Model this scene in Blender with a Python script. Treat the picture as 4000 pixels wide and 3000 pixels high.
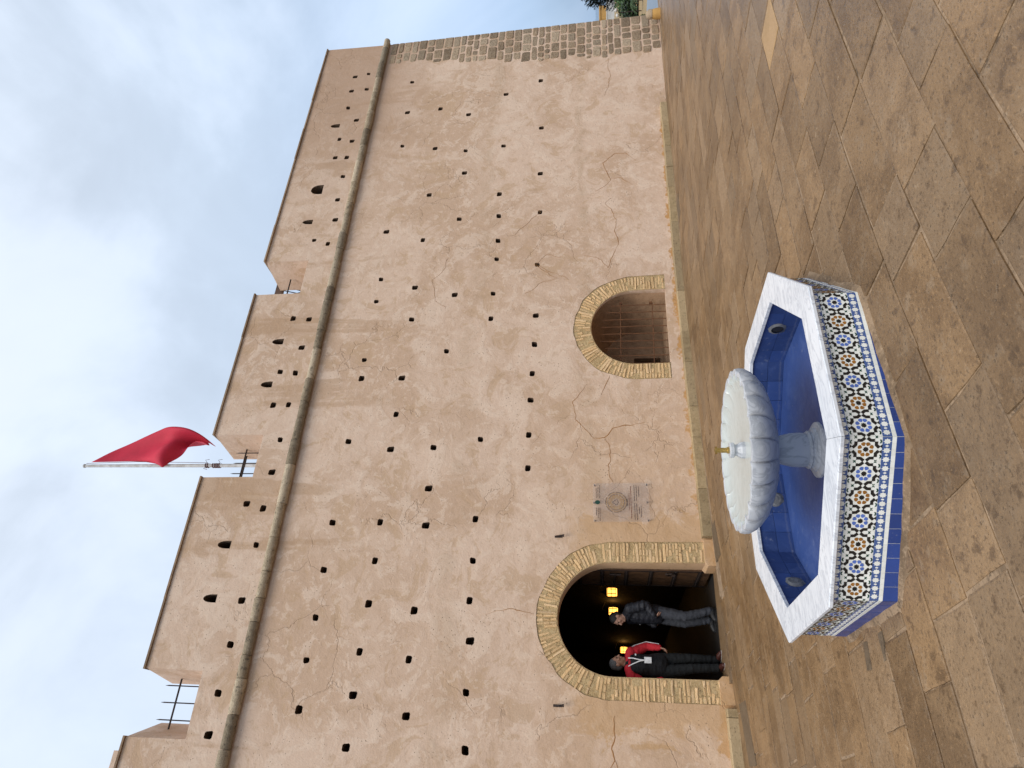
import bpy, bmesh, math, random
from math import sin, cos, pi, radians, sqrt, tanh, atan2, hypot
from mathutils import Vector, Matrix, noise
from mathutils.geometry import delaunay_2d_cdt
# World frame: X runs along the fort's front wall, Y goes away from the viewer into the wall, Z is up.
for o in list(bpy.data.objects): bpy.data.objects.remove(o)
SC = bpy.context.scene
COL = SC.collection
RND = random.Random(7)

# ------------------------------------------------------------------ node helper
class NT:
    def __init__(s, tree): s.t = tree
    def n(s, typ, ins=None, **props):
        nd = s.t.nodes.new(typ)
        for k, v in props.items(): setattr(nd, k, v)
        for k, v in (ins or {}).items():
            sk = nd.inputs[k]
            if hasattr(v, 'is_output'): s.t.links.new(v, sk)
            else:
                try: sk.default_value = v
                except Exception: sk.default_value = (*v, 1.0)
        return nd
    def math(s, op, a, b=0.0, clamp=False):
        return s.n('ShaderNodeMath', {0: a, 1: b}, operation=op, use_clamp=clamp).outputs[0]
    def mix(s, fac, a, b, blend='MIX'):
        nd = s.n('ShaderNodeMix', None, data_type='RGBA', blend_type=blend)
        for idx, v in ((0, fac), (6, a), (7, b)):
            if hasattr(v, 'is_output'): s.t.links.new(v, nd.inputs[idx])
            else: nd.inputs[idx].default_value = v if idx == 0 else (*v[:3], 1.0)
        return nd.outputs[2]
    def ramp(s, fac, stops):
        nd = s.n('ShaderNodeValToRGB', {0: fac}); el = nd.color_ramp.elements
        while len(el) < len(stops): el.new(0.5)
        for e, (p, c) in zip(el, stops):
            e.position = p; e.color = (c, c, c, 1) if isinstance(c, (int, float)) else (*c, 1)
        return nd.outputs[0]
    def noise(s, vec, scale, detail=4, rough=0.55, dist=0.0):
        return s.n('ShaderNodeTexNoise', {'Vector': vec, 'Scale': scale, 'Detail': detail, 'Roughness': rough, 'Distortion': dist}).outputs[0]
    def sstep(s, v, a, b):
        return s.n('ShaderNodeMapRange', {'Value': v, 'From Min': a, 'From Max': b, 'To Min': 0.0, 'To Max': 1.0}, interpolation_type='SMOOTHSTEP').outputs[0]

# ------------------------------------------------------------------ camera, sky, sun, exposure
cam = bpy.data.cameras.new('camera'); camo = bpy.data.objects.new('camera', cam); COL.objects.link(camo)
cam.sensor_fit = 'HORIZONTAL'; cam.sensor_width = 36.0; cam.lens = 24.007
cam.clip_start = 0.05; cam.clip_end = 60000
EYE = 1.8
CX, CY, CZ = ((0.04994255, 0.12203439, -0.99126856), (0.86549262, -0.50059735, -0.01802255), (-0.49842579, -0.85703553, -0.13062097))
camo.matrix_world = Matrix(((CX[0], CY[0], CZ[0], 0), (CX[1], CY[1], CZ[1], 0), (CX[2], CY[2], CZ[2], EYE), (0, 0, 0, 1)))
SC.camera = camo
def project(p):          # picture position (0..1, 0..1) and depth, used only to rank paving by size in view
    v = Vector(p) - Vector((0, 0, EYE)); z = -v.dot(Vector(CZ))
    if z < 0.1: return None
    k = 24.007 / 36 / z
    return 0.5 + v.dot(Vector(CX)) * k, 0.5 - v.dot(Vector(CY)) * k * 4 / 3, z

SUN_DIR = Vector((-0.42, -0.66, 1.10)).normalized()
W = bpy.data.worlds.new('World'); SC.world = W; W.use_nodes = True
wt = NT(W.node_tree); W.node_tree.nodes.clear()
sky = wt.n('ShaderNodeTexSky', None, sky_type='NISHITA', sun_disc=False, sun_elevation=math.asin(SUN_DIR.z),
           sun_rotation=atan2(SUN_DIR.x, SUN_DIR.y), air_density=1.0, dust_density=1.5, ozone_density=1.0)
wdir = wt.n('ShaderNodeTexCoord').outputs['Generated']
wz = wt.n('ShaderNodeSeparateXYZ', {0: wdir}).outputs[2]
cl1 = wt.noise(wdir, 2.3, 7, 0.52, 0.5)
cl2 = wt.noise(wt.n('ShaderNodeVectorMath', {0: wdir, 1: (3.1, 1.7, 0.4)}, operation='ADD').outputs[0], 5.2, 6, 0.55, 0.8)
base = wt.ramp(wz, [(0.0, (0.25, 0.37, 0.54)), (0.10, (0.34, 0.47, 0.67)), (0.24, (0.45, 0.575, 0.76)), (0.48, (0.53, 0.625, 0.755)), (0.75, (0.64, 0.715, 0.82)), (1.0, (0.90, 0.93, 0.97))])
mod = wt.math('ADD', wt.math('MULTIPLY', wt.sstep(cl1, 0.38, 0.60), 0.27), wt.math('MULTIPLY', cl2, 0.22))
mod = wt.math('ADD', mod, 0.79)
cloud = wt.n('ShaderNodeVectorMath', {0: base, 'Scale': mod}, operation='SCALE').outputs[0]
grey = wt.mix(wt.math('MULTIPLY', wt.sstep(cl1, 0.42, 0.62), 0.35), cloud, (0.66, 0.69, 0.77))
clear = wt.n('ShaderNodeVectorMath', {0: sky.outputs[0], 'Scale': 0.10}, operation='SCALE').outputs[0]
skycol = wt.mix(0.88, clear, grey)
bg = wt.n('ShaderNodeBackground', {'Color': skycol, 'Strength': 0.88})
wt.t.links.new(bg.outputs[0], wt.n('ShaderNodeOutputWorld').inputs[0])

sl = bpy.data.lights.new('sun', 'SUN'); sl.energy = 1.5; sl.angle = radians(32); sl.color = (1.0, 0.95, 0.88)
so = bpy.data.objects.new('sun', sl); COL.objects.link(so); so.location = (0, 0, 30)
so.rotation_euler = SUN_DIR.to_track_quat('Z', 'Y').to_euler()
SC.view_settings.view_transform = 'Standard'; SC.view_settings.look = 'None'
SC.view_settings.exposure = 0.62; SC.view_settings.gamma = 1.0; SC.view_settings.use_curve_mapping = False
SC.cycles.max_bounces = 6; SC.cycles.diffuse_bounces = 3; SC.cycles.glossy_bounces = 3; SC.cycles.transparent_max_bounces = 6
SC.render.resolution_x, SC.render.resolution_y = 1024, 768

# ------------------------------------------------------------------ mesh + object helpers
def mesh_obj(name, V, F, mat=None, parent=None, smooth=False, mats=None, loc=None, mi=None):
    me = bpy.data.meshes.new(name); me.from_pydata([tuple(v) for v in V], [], F); me.validate()
    if mats:
        for m in mats: me.materials.append(m)
        if mi: me.polygons.foreach_set('material_index', mi)
    elif mat: me.materials.append(mat)
    bm = bmesh.new(); bm.from_mesh(me); bmesh.ops.recalc_face_normals(bm, faces=bm.faces); bm.to_mesh(me); bm.free()
    if smooth: me.polygons.foreach_set('use_smooth', [True] * len(me.polygons))
    return link(name, me, parent, loc)
def link(name, me, parent=None, loc=None, rot=None, scale=None):
    o = bpy.data.objects.new(name, me); COL.objects.link(o); o.parent = parent
    if loc is not None: o.location = loc
    if rot is not None: o.rotation_euler = rot
    if scale is not None: o.scale = scale
    return o
def empty(name, loc=(0, 0, 0), rot=(0, 0, 0)):
    o = bpy.data.objects.new(name, None); COL.objects.link(o); o.location = loc; o.rotation_euler = rot
    o.empty_display_size = 0.2
    return o
def tag(o, label=None, cat=None, group=None, kind=None):
    if label: o['label'] = label
    if cat: o['category'] = cat
    if group: o['group'] = group
    if kind: o['kind'] = kind
    return o
class MB:
    def __init__(s): s.V = []; s.F = []; s.M = []
    def add(s, V, F, m=0):
        b = len(s.V); s.V += [tuple(v) for v in V]; s.F += [tuple(i + b for i in f) for f in F]; s.M += [m] * len(F)
    def box(s, a, b, m=0, bev=0.0):
        (x0, y0, z0), (x1, y1, z1) = a, b
        s.add([(x, y, z) for x in (x0, x1) for y in (y0, y1) for z in (z0, z1)],
              [(0, 1, 3, 2), (4, 6, 7, 5), (0, 4, 5, 1), (2, 3, 7, 6), (0, 2, 6, 4), (1, 5, 7, 3)], m)
    def prism(s, P, off, m=0):        # closed polygon P (3D) swept by vector off
        n = len(P); off = Vector(off)
        s.add([Vector(p) for p in P] + [Vector(p) + off for p in P],
              [tuple(range(n)), tuple(range(2 * n - 1, n - 1, -1))] + [(i, (i + 1) % n, n + (i + 1) % n, n + i) for i in range(n)], m)
    def tube(s, P, r, n=8, m=0, caps=True):
        P = [Vector(p) for p in P]; R = r if isinstance(r, (list, tuple)) else [r] * len(P)
        t0 = (P[1] - P[0]).normalized(); a = Vector((0, 0, 1)) if abs(t0.z) < 0.9 else Vector((1, 0, 0))
        u = t0.cross(a).normalized(); V = []; F = []
        for i, p in enumerate(P):
            t = (P[min(i + 1, len(P) - 1)] - P[max(i - 1, 0)]).normalized()
            u = (u - t * u.dot(t)).normalized(); w = t.cross(u)
            V += [p + (u * cos(2 * pi * k / n) + w * sin(2 * pi * k / n)) * R[i] for k in range(n)]
        for i in range(len(P) - 1):
            F += [(i * n + k, i * n + (k + 1) % n, (i + 1) * n + (k + 1) % n, (i + 1) * n + k) for k in range(n)]
        if caps: F += [tuple(range(n - 1, -1, -1)), tuple(range((len(P) - 1) * n, len(P) * n))]
        s.add(V, F, m)
    def lathe(s, prof, n=32, m=0, rad=None, c=(0, 0, 0)):      # prof: (r, z); rad(theta, i): radius factor
        V = []; F = []
        for i, (r, z) in enumerate(prof):
            for k in range(n):
                th = 2 * pi * k / n; q = r * (rad(th, i) if rad else 1)
                V.append((c[0] + q * cos(th), c[1] + q * sin(th), c[2] + z))
        for i in range(len(prof) - 1):
            F += [(i * n + k, i * n + (k + 1) % n, (i + 1) * n + (k + 1) % n, (i + 1) * n + k) for k in range(n)]
        F += [tuple(range(n - 1, -1, -1)), tuple(range((len(prof) - 1) * n, len(prof) * n))]
        s.add(V, F, m)
    def build(s, name, mat=None, parent=None, smooth=False, mats=None, loc=None):
        return mesh_obj(name, s.V, s.F, mat, parent, smooth, mats, loc, s.M if mats else None)
def smooth_by_angle(o, ang=40):
    bm = bmesh.new(); bm.from_mesh(o.data)
    for f in bm.faces: f.smooth = True
    for e in bm.edges:
        e.smooth = not (len(e.link_faces) == 2 and e.calc_face_angle(0) > radians(ang))
    bm.to_mesh(o.data); bm.free()
    return o
def inpoly(x, y, P):
    c = False; j = len(P) - 1
    for i in range(len(P)):
        xi, yi = P[i]; xj, yj = P[j]
        if (yi > y) != (yj > y) and x < (xj - xi) * (y - yi) / (yj - yi) + xi: c = not c
        j = i
    return c
def sheet(outer, holes, grid, lift):   # triangulated plane region with openings; lift(x, z) -> y
    pts = []; edges = []
    for P in [outer] + holes:
        b = len(pts); pts += [Vector(p) for p in P]; edges += [(b + i, b + (i + 1) % len(P)) for i in range(len(P))]
    xs = [p[0] for p in outer]; zs = [p[1] for p in outer]
    boxes = [(min(p[0] for p in h), max(p[0] for p in h), min(p[1] for p in h), max(p[1] for p in h)) for h in holes]
    nb = len(pts)
    i = 0
    nx = int((max(xs) - min(xs)) / grid); nz = int((max(zs) - min(zs)) / grid)
    for a in range(1, nx):
        for c in range(1, max(nz, 1)):
            x = min(xs) + a * grid; z = min(zs) + c * grid
            if inpoly(x, z, outer) and not any(b0 - .04 < x < b1 + .04 and c0 - .04 < z < c1 + .04 for b0, b1, c0, c1 in boxes): pts.append(Vector((x, z)))
    v, e, f, *_ = delaunay_2d_cdt(pts, edges, [], 0, 1e-5)
    F = []
    for t in f:
        cx = sum(v[k][0] for k in t) / len(t); cz = sum(v[k][1] for k in t) / len(t)
        if not inpoly(cx, cz, outer): continue
        if any(b0 < cx < b1 and c0 < cz < c1 and inpoly(cx, cz, h) for h, (b0, b1, c0, c1) in zip(holes, boxes)): continue
        F.append(tuple(t))
    return [(p[0], lift(p[0], p[1]), p[1]) for p in v], F

# ------------------------------------------------------------------ materials
def new_mat(name):
    m = bpy.data.materials.new(name); m.use_nodes = True; m.node_tree.nodes.clear(); return m, NT(m.node_tree)
def finish(m, t, col, rough=0.8, bump=None, bstr=0.3, bdist=0.02, spec=0.5, metal=0.0, **extra):
    ins = {'Base Color': col, 'Roughness': rough, 'Specular IOR Level': spec, 'Metallic': metal}; ins.update(extra)
    if bump is not None:
        ins['Normal'] = t.n('ShaderNodeBump', {'Strength': bstr, 'Distance': bdist, 'Height': bump}).outputs[0]
    p = t.n('ShaderNodeBsdfPrincipled', ins)
    t.t.links.new(p.outputs[0], t.n('ShaderNodeOutputMaterial').inputs[0])
    return m
def simple(name, a, b=None, scale=8, rough=0.7, bstr=0.15, metal=0.0, spec=0.5, rnd=0.0, bdist=0.01):
    m, t = new_mat(name); co = t.n('ShaderNodeNewGeometry').outputs['Position']
    n1 = t.noise(co, scale, 6, 0.6); c = t.mix(t.sstep(n1, 0.3, 0.7), a, b or tuple(x * 0.75 for x in a))
    if rnd:
        r = t.n('ShaderNodeObjectInfo').outputs['Random']
        c = t.mix(1.0, c, t.ramp(r, [(0, 1 - rnd), (1, 1.0)]), 'MULTIPLY')
    return finish(m, t, c, rough, t.noise(co, scale * 4, 5, 0.6), bstr, bdist, spec, metal)

def plaster_mat():
    m, t = new_mat('weathered_plaster')
    co = t.n('ShaderNodeNewGeometry').outputs['Position']
    sp = t.n('ShaderNodeSeparateXYZ', {0: co}).outputs; X, Y, Z = sp
    big = t.noise(co, 0.42, 5, 0.62, 0.9); mid = t.noise(co, 1.5, 6, 0.68, 0.8); fine = t.noise(co, 5.5, 6, 0.68, 0.4); grit = t.noise(co, 34, 3, 0.7)
    c = t.mix(t.sstep(big, 0.40, 0.60), (0.645, 0.470, 0.345), (0.545, 0.375, 0.255))
    c = t.mix(t.math('MULTIPLY', t.sstep(mid, 0.53, 0.58), 0.60), c, (0.700, 0.535, 0.405))
    c = t.mix(t.math('MULTIPLY', t.sstep(mid, 0.45, 0.39), 0.60), c, (0.500, 0.335, 0.205))
    c = t.mix(t.math('MULTIPLY', t.sstep(fine, 0.55, 0.60), 0.48), c, (0.715, 0.550, 0.415))
    c = t.mix(t.math('MULTIPLY', t.sstep(fine, 0.43, 0.36), 0.36), c, (0.455, 0.305, 0.188))
    # soft tide marks between the plaster lifts, with ragged edges
    zz = t.math('ADD', Z, t.math('MULTIPLY', t.math('SUBTRACT', big, 0.5), 1.6))
    for zc, w, k in ((2.15, 0.22, 0.40), (4.55, 0.35, 0.32)):
        d = t.math('ABSOLUTE', t.math('SUBTRACT', zz, zc))
        c = t.mix(t.math('MULTIPLY', t.math('MULTIPLY', t.sstep(d, w, 0.0), t.sstep(mid, 0.42, 0.56)), k), c, (0.40, 0.265, 0.155))
    # run-off stains below the moulding and on the parapet, and a redder coat at the far upper end
    sv = t.n('ShaderNodeCombineXYZ', {0: t.math('MULTIPLY', X, 0.75), 1: 0.0, 2: t.math('MULTIPLY', Z, 0.11)}).outputs[0]
    st = t.math('ADD', t.noise(sv, 1.3, 4, 0.6, 0.4), t.math('MULTIPLY', t.math('SUBTRACT', mid, 0.5), 0.3))
    c = t.mix(t.math('MULTIPLY', t.math('MULTIPLY', t.sstep(st, 0.56, 0.62), t.sstep(Z, 5.2, 7.8)), 0.6), c, (0.44, 0.28, 0.165))
    red = t.math('MULTIPLY', t.sstep(t.math('ADD', X, t.math('MULTIPLY', mid, 2.0)), 12.5, 18.5), t.sstep(t.math('ADD', Z, t.math('MULTIPLY', big, 2.0)), 6.9, 8.9))
    c = t.mix(t.math('MULTIPLY', red, 0.75), c, (0.435, 0.285, 0.190))
    # bare ochre undercoat: a ragged strip along the foot, and patches beside the gate
    nf = t.noise(co, 2.6, 5, 0.72)
    foot = t.math('ADD', Z, t.math('MULTIPLY', t.math('SUBTRACT', nf, 0.5), 0.9))
    foot = t.math('SUBTRACT', foot, t.math('MULTIPLY', t.sstep(X, 2.0, 10.0), 0.14))
    c = t.mix(t.math('MULTIPLY', t.math('MULTIPLY', t.sstep(foot, 0.11, 0.05), t.sstep(X, 15.3, 14.3)), 0.9), c, (0.47, 0.245, 0.08))
    dx = t.math('ABSOLUTE', t.math('SUBTRACT', X, 2.42))
    nr = t.math('ADD', dx, t.math('MULTIPLY', t.math('SUBTRACT', mid, 0.5), 1.6))
    near = t.math('MULTIPLY', t.sstep(nr, 1.82, 1.70), t.sstep(t.math('ADD', Z, t.math('MULTIPLY', fine, 0.8)), 3.0, 2.4))
    c = t.mix(t.math('MULTIPLY', near, 0.75), c, (0.50, 0.305, 0.150))
    dl = t.math('MULTIPLY', t.sstep(dx, 6.0, 2.0), t.sstep(Z, 4.2, 0.8))
    c = t.mix(t.math('MULTIPLY', t.math('MULTIPLY', dl, t.sstep(mid, 0.36, 0.56)), 0.45), c, (0.61, 0.40, 0.235))
    # hairline craze
    wv = t.n('ShaderNodeVectorMath', {0: co, 1: t.n('ShaderNodeVectorMath', {0: t.n('ShaderNodeTexNoise', {'Vector': co, 'Scale': 1.9, 'Detail': 4.0}).outputs['Color'], 'Scale': 0.8}, operation='SCALE').outputs[0]}, operation='ADD').outputs[0]
    v1 = t.n('ShaderNodeTexVoronoi', {'Vector': wv, 'Scale': 0.9}, feature='DISTANCE_TO_EDGE').outputs[0]
    ck = t.math('MULTIPLY', t.sstep(v1, 0.012, 0.003), t.sstep(big, 0.50, 0.60))
    c = t.mix(t.math('MULTIPLY', ck, 0.28), c, (0.30, 0.19, 0.11))
    # pock marks and grit
    vd = t.n('ShaderNodeTexVoronoi', {'Vector': co, 'Scale': 15.0, 'Randomness': 1.0}).outputs[0]
    pk = t.math('MULTIPLY', t.sstep(vd, 0.17, 0.09), t.sstep(mid, 0.47, 0.60))
    c = t.mix(t.math('MULTIPLY', pk, 0.7), c, (0.24, 0.155, 0.095))
    c = t.mix(t.math('MULTIPLY', t.sstep(grit, 0.40, 0.30), 0.25), c, (0.30, 0.20, 0.13))
    h = t.math('ADD', t.math('MULTIPLY', mid, 0.8), t.math('MULTIPLY', fine, 0.55))
    h = t.math('ADD', h, t.math('MULTIPLY', grit, 0.18))
    h = t.math('SUBTRACT', h, t.math('MULTIPLY', t.math('MAXIMUM', ck, pk), 0.35))
    return finish(m, t, c, 0.93, h, 0.6, 0.035, 0.25)

def stone_mat(name, a, b, c3, dark=None, scale=2.2, rough=0.85, bstr=0.5, bd=0.02, rnd=0.35, gloss=None, spec=0.4, island=False, pits=0.0):
    m, t = new_mat(name)
    co = t.n('ShaderNodeNewGeometry').outputs['Position']
    r = t.n('ShaderNodeNewGeometry').outputs['Random Per Island'] if island else t.n('ShaderNodeObjectInfo').outputs['Random']
    n1 = t.noise(co, scale, 5, 0.65, 0.6); n2 = t.noise(co, scale * 5, 5, 0.7); n3 = t.noise(co, scale * 26, 3, 0.7)
    c = t.mix(t.sstep(n1, 0.38, 0.62), a, b)
    c = t.mix(t.sstep(r, 0.35, 1.0), c, t.mix(0.5, c, c3))
    c = t.mix(t.math('MULTIPLY', t.sstep(n2, 0.53, 0.66), 0.6), c, c3)
    if dark: c = t.mix(t.math('MULTIPLY', t.sstep(n2, 0.45, 0.33), 0.75), c, dark)
    c = t.mix(t.math('MULTIPLY', t.sstep(n3, 0.56, 0.68), 0.5), c, tuple(min(1, x * 1.45) for x in a))
    c = t.mix(t.math('MULTIPLY', t.sstep(n3, 0.45, 0.34), 0.65), c, tuple(x * 0.42 for x in a))
    if pits:
        vd = t.n('ShaderNodeTexVoronoi', {'Vector': co, 'Scale': 24.0, 'Randomness': 1.0}).outputs[0]
        pk = t.math('MULTIPLY', t.sstep(vd, 0.24, 0.12), t.sstep(n2, 0.40, 0.58)); c = t.mix(t.math('MULTIPLY', pk, pits), c, tuple(x * 0.3 for x in a))
        ls = t.math('MULTIPLY', t.sstep(t.noise(co, 5.5, 4, 0.75), 0.67, 0.73), 0.45); c = t.mix(ls, c, (0.42, 0.31, 0.20))
        n3 = t.math('SUBTRACT', n3, t.math('MULTIPLY', pk, 0.9))
    rr = t.math('FRACT', t.math('MULTIPLY', r, 7.31))
    v = t.math('ADD', t.math('MULTIPLY', rr, rnd), 1 - rnd * 0.5)
    c = t.n('ShaderNodeVectorMath', {0: c, 'Scale': v}, operation='SCALE').outputs[0]
    ro = rough if gloss is None else t.math('ADD', t.math('MULTIPLY', n2, gloss[1] - gloss[0]), gloss[0])
    h = t.math('ADD', n2, t.math('MULTIPLY', n3, 0.45))
    return finish(m, t, c, ro, h, bstr, bd, spec)

def marble_mat(name, tint=(0.74, 0.75, 0.77), vein=(0.34, 0.36, 0.41), amt=0.75, rough=0.32, scale=3.2):
    m, t = new_mat(name)
    co = t.n('ShaderNodeNewGeometry').outputs['Position']
    r = t.n('ShaderNodeObjectInfo').outputs['Random']
    off = t.n('ShaderNodeCombineXYZ', {0: t.math('MULTIPLY', r, 13.0), 1: t.math('MULTIPLY', r, 5.0), 2: 0.0}).outputs[0]
    p = t.n('ShaderNodeVectorMath', {0: co, 1: off}, operation='ADD').outputs[0]
    mp = t.n('ShaderNodeMapping', {'Vector': p, 'Rotation': (0.5, 0.4, 0.7), 'Scale': (1.0, 3.2, 1.0)}).outputs[0]
    w = t.noise(mp, scale, 9, 0.62, 1.4); v = t.math('ABSOLUTE', t.math('SUBTRACT', w, 0.5))
    n2 = t.noise(co, 24, 6, 0.65)
    c = t.mix(t.math('MULTIPLY', t.sstep(v, 0.055, 0.0), amt), tint, vein)
    c = t.mix(t.math('MULTIPLY', t.sstep(t.noise(mp, scale * 0.6, 5, 0.6), 0.4, 0.7), 0.45), c, tuple((a + b) / 2 for a, b in zip(tint, vein)))
    c = t.mix(t.math('MULTIPLY', t.sstep(n2, 0.6, 0.78), 0.3), c, (0.42, 0.40, 0.36))
    return finish(m, t, c, rough, n2, 0.08, 0.004, 0.5)

def tile_mat(name, col, var=0.22, rough=0.16):
    m, t = new_mat(name)
    co = t.n('ShaderNodeNewGeometry').outputs['Position']; r = t.n('ShaderNodeObjectInfo').outputs['Random']
    n1 = t.noise(co, 9, 5, 0.6); n2 = t.noise(co, 70, 4, 0.6)
    v = t.math('ADD', t.math('MULTIPLY', r, var), t.math('ADD', t.math('MULTIPLY', n1, 0.3), 0.85 - var / 2))
    c = t.n('ShaderNodeVectorMath', {0: (*col,), 'Scale': v}, operation='SCALE').outputs[0]
    c = t.mix(t.math('MULTIPLY', t.sstep(n2, 0.62, 0.74), 0.25), c, (0.45, 0.42, 0.38))
    return finish(m, t, c, t.math('ADD', t.math('MULTIPLY', n1, 0.25), rough), n1, 0.06, 0.004, 0.5)

def basin_mat():
    m, t = new_mat('basin_glaze')
    co = t.n('ShaderNodeNewGeometry').outputs['Position']; r = t.n('ShaderNodeObjectInfo').outputs['Random']
    n1 = t.noise(co, 3.0, 6, 0.65, 0.8); n2 = t.noise(co, 16, 6, 0.7)
    v = t.math('ADD', t.math('MULTIPLY', r, 0.45), t.math('ADD', t.math('MULTIPLY', n1, 0.5), 0.5))
    c = t.n('ShaderNodeVectorMath', {0: (0.026, 0.060, 0.205), 'Scale': v}, operation='SCALE').outputs[0]
    c = t.mix(t.math('MULTIPLY', t.sstep(n1, 0.50, 0.62), 0.35), c, (0.07, 0.11, 0.26))          # limescale film
    c = t.mix(t.math('MULTIPLY', t.sstep(n2, 0.60, 0.72), 0.45), c, (0.26, 0.28, 0.33))
    z = t.n('ShaderNodeSeparateXYZ', {0: co}).outputs[2]; zz = t.math('ADD', z, t.math('MULTIPLY', t.math('SUBTRACT', n2, 0.5), 0.06))
    c = t.mix(t.math('MULTIPLY', t.sstep(t.math('ABSOLUTE', t.math('SUBTRACT', zz, 0.118)), 0.014, 0.0), 0.14), c, (0.30, 0.31, 0.33))   # water line
    return finish(m, t, c, t.math('ADD', t.math('MULTIPLY', n2, 0.4), 0.34), n2, 0.12, 0.004, 0.5)
M = {}
M['plaster'] = plaster_mat()
M['cordon'] = stone_mat('lichen_moulding', (0.37, 0.29, 0.19), (0.27, 0.205, 0.13), (0.50, 0.41, 0.29), (0.075, 0.062, 0.045), 2.6, 0.9, 0.9, 0.03, 0.75)
M['quoin'] = stone_mat('quoin_stone', (0.36, 0.26, 0.165), (0.275, 0.19, 0.115), (0.50, 0.40, 0.28), (0.14, 0.095, 0.06), 3.4, 0.9, 1.0, 0.035, 0.5)
M['brick'] = stone_mat('sandy_brick', (0.73, 0.485, 0.245), (0.66, 0.42, 0.20), (0.73, 0.53, 0.32), (0.52, 0.355, 0.19), 6.0, 0.9, 0.8, 0.012, 0.30)
M['brick_mortar'] = stone_mat('arch_mortar', (0.62, 0.44, 0.22), (0.50, 0.34, 0.16), (0.66, 0.50, 0.30), (0.20, 0.135, 0.07), 5.0, 0.95, 1.0, 0.03, 0.0)
M['kerb'] = stone_mat('kerb_stone', (0.37, 0.265, 0.14), (0.30, 0.21, 0.105), (0.42, 0.31, 0.18), (0.13, 0.095, 0.05), 5.0, 0.85, 0.5, 0.01, 0.3)
M['slab'] = stone_mat('paving_slab', (0.225, 0.136, 0.065), (0.150, 0.086, 0.038), (0.235, 0.162, 0.098), (0.085, 0.049, 0.023), 1.7, 0.6, 0.8, 0.014, 0.36, gloss=(0.27, 0.62), pits=0.40)
M['slab_far'] = stone_mat('paving_slab_far', (0.225, 0.136, 0.065), (0.150, 0.086, 0.038), (0.235, 0.162, 0.098), (0.085, 0.049, 0.023), 1.7, 0.6, 0.8, 0.014, 0.36, gloss=(0.27, 0.62), pits=0.40, island=True)
M['slab_dark'] = stone_mat('dark_slab_or_recess', (0.135, 0.095, 0.058), (0.105, 0.073, 0.043), (0.16, 0.118, 0.075), (0.06, 0.04, 0.025), 3.0, 0.6, 0.5, 0.008, 0.2, gloss=(0.4, 0.75))
M['slab_ochre'] = stone_mat('ochre_paving_slab', (0.38, 0.235, 0.11), (0.33, 0.20, 0.085), (0.42, 0.27, 0.14), None, 3.0, 0.6, 0.4, 0.008, 0.1)
M['mortar'] = stone_mat('joint_mortar', (0.30, 0.205, 0.125), (0.15, 0.098, 0.055), (0.38, 0.27, 0.175), (0.06, 0.04, 0.025), 1.6, 0.95, 0.9, 0.015, 0.0)
M['marble'] = marble_mat('veined_marble', (0.70, 0.71, 0.725), (0.36, 0.38, 0.42), 0.6)
M['marble_bowl'] = marble_mat('grey_veined_marble', (0.47, 0.475, 0.485), (0.25, 0.26, 0.275), 0.6, 0.42, 2.6)
M['bowl_in'] = marble_mat('bowl_inside_marble', (0.47, 0.485, 0.45), (0.38, 0.395, 0.36), 0.5, 0.22, 2.0)
M['t_white'] = tile_mat('tile_white', (0.80, 0.80, 0.73), 0.12)
M['t_cobalt'] = tile_mat('tile_border_blue', (0.065, 0.115, 0.285), 0.15)
M['t_blue'] = tile_mat('tile_petal_blue', (0.085, 0.155, 0.46), 0.25)
M['t_ochre'] = tile_mat('tile_ochre', (0.30, 0.125, 0.02), 0.35)
M['t_black'] = tile_mat('tile_black', (0.012, 0.011, 0.010), 0.2)
M['t_green'] = tile_mat('tile_green', (0.008, 0.055, 0.035), 0.3)
M['t_base'] = tile_mat('tile_base_blue', (0.027, 0.060, 0.235), 0.35, 0.2)
M['t_basin'] = basin_mat()
M['grout'] = simple('grout', (0.50, 0.47, 0.42), (0.36, 0.33, 0.29), 20, 0.95)
M['iron'] = simple('dark_iron', (0.028, 0.022, 0.020), (0.05, 0.03, 0.022), 14, 0.65, 0.2, 0.5)
M['rust'] = simple('rusty_iron', (0.20, 0.085, 0.032), (0.11, 0.045, 0.02), 16, 0.85, 0.3, 0.2)
M['wood'] = simple('door_wood', (0.115, 0.056, 0.024), (0.06, 0.028, 0.012), 5, 0.6, 0.3)
M['brass'] = simple('brass', (0.62, 0.43, 0.14), (0.40, 0.26, 0.08), 30, 0.28, 0.05, 1.0)
M['white_paint'] = simple('flaking_white_paint', (0.62, 0.61, 0.58), (0.40, 0.37, 0.33), 7, 0.55)
M['flag'] = simple('red_bunting', (0.58, 0.014, 0.045), (0.47, 0.010, 0.034), 2, 0.75, 0.1)
M['coping'] = stone_mat('coping_stone', (0.30, 0.20, 0.12), (0.20, 0.13, 0.08), (0.40, 0.29, 0.19), None, 4.0, 0.9, 0.5, 0.01, 0.2)
M['crack'] = simple('filled_crack', (0.38, 0.19, 0.07), (0.30, 0.14, 0.05), 9, 0.95)
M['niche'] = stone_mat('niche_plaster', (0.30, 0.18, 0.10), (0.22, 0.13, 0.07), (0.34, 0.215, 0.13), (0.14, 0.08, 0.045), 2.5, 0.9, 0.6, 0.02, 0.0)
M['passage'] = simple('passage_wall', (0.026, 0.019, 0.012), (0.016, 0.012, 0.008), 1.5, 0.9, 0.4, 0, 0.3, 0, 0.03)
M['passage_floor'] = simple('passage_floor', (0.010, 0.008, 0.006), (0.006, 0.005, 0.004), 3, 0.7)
M['hole'] = simple('hole_rubble', (0.16, 0.10, 0.06), (0.09, 0.055, 0.033), 12, 0.95, 0.6)
M['cement'] = simple('cement', (0.20, 0.20, 0.20), (0.11, 0.115, 0.125), 25, 0.9, 0.4)
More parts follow.
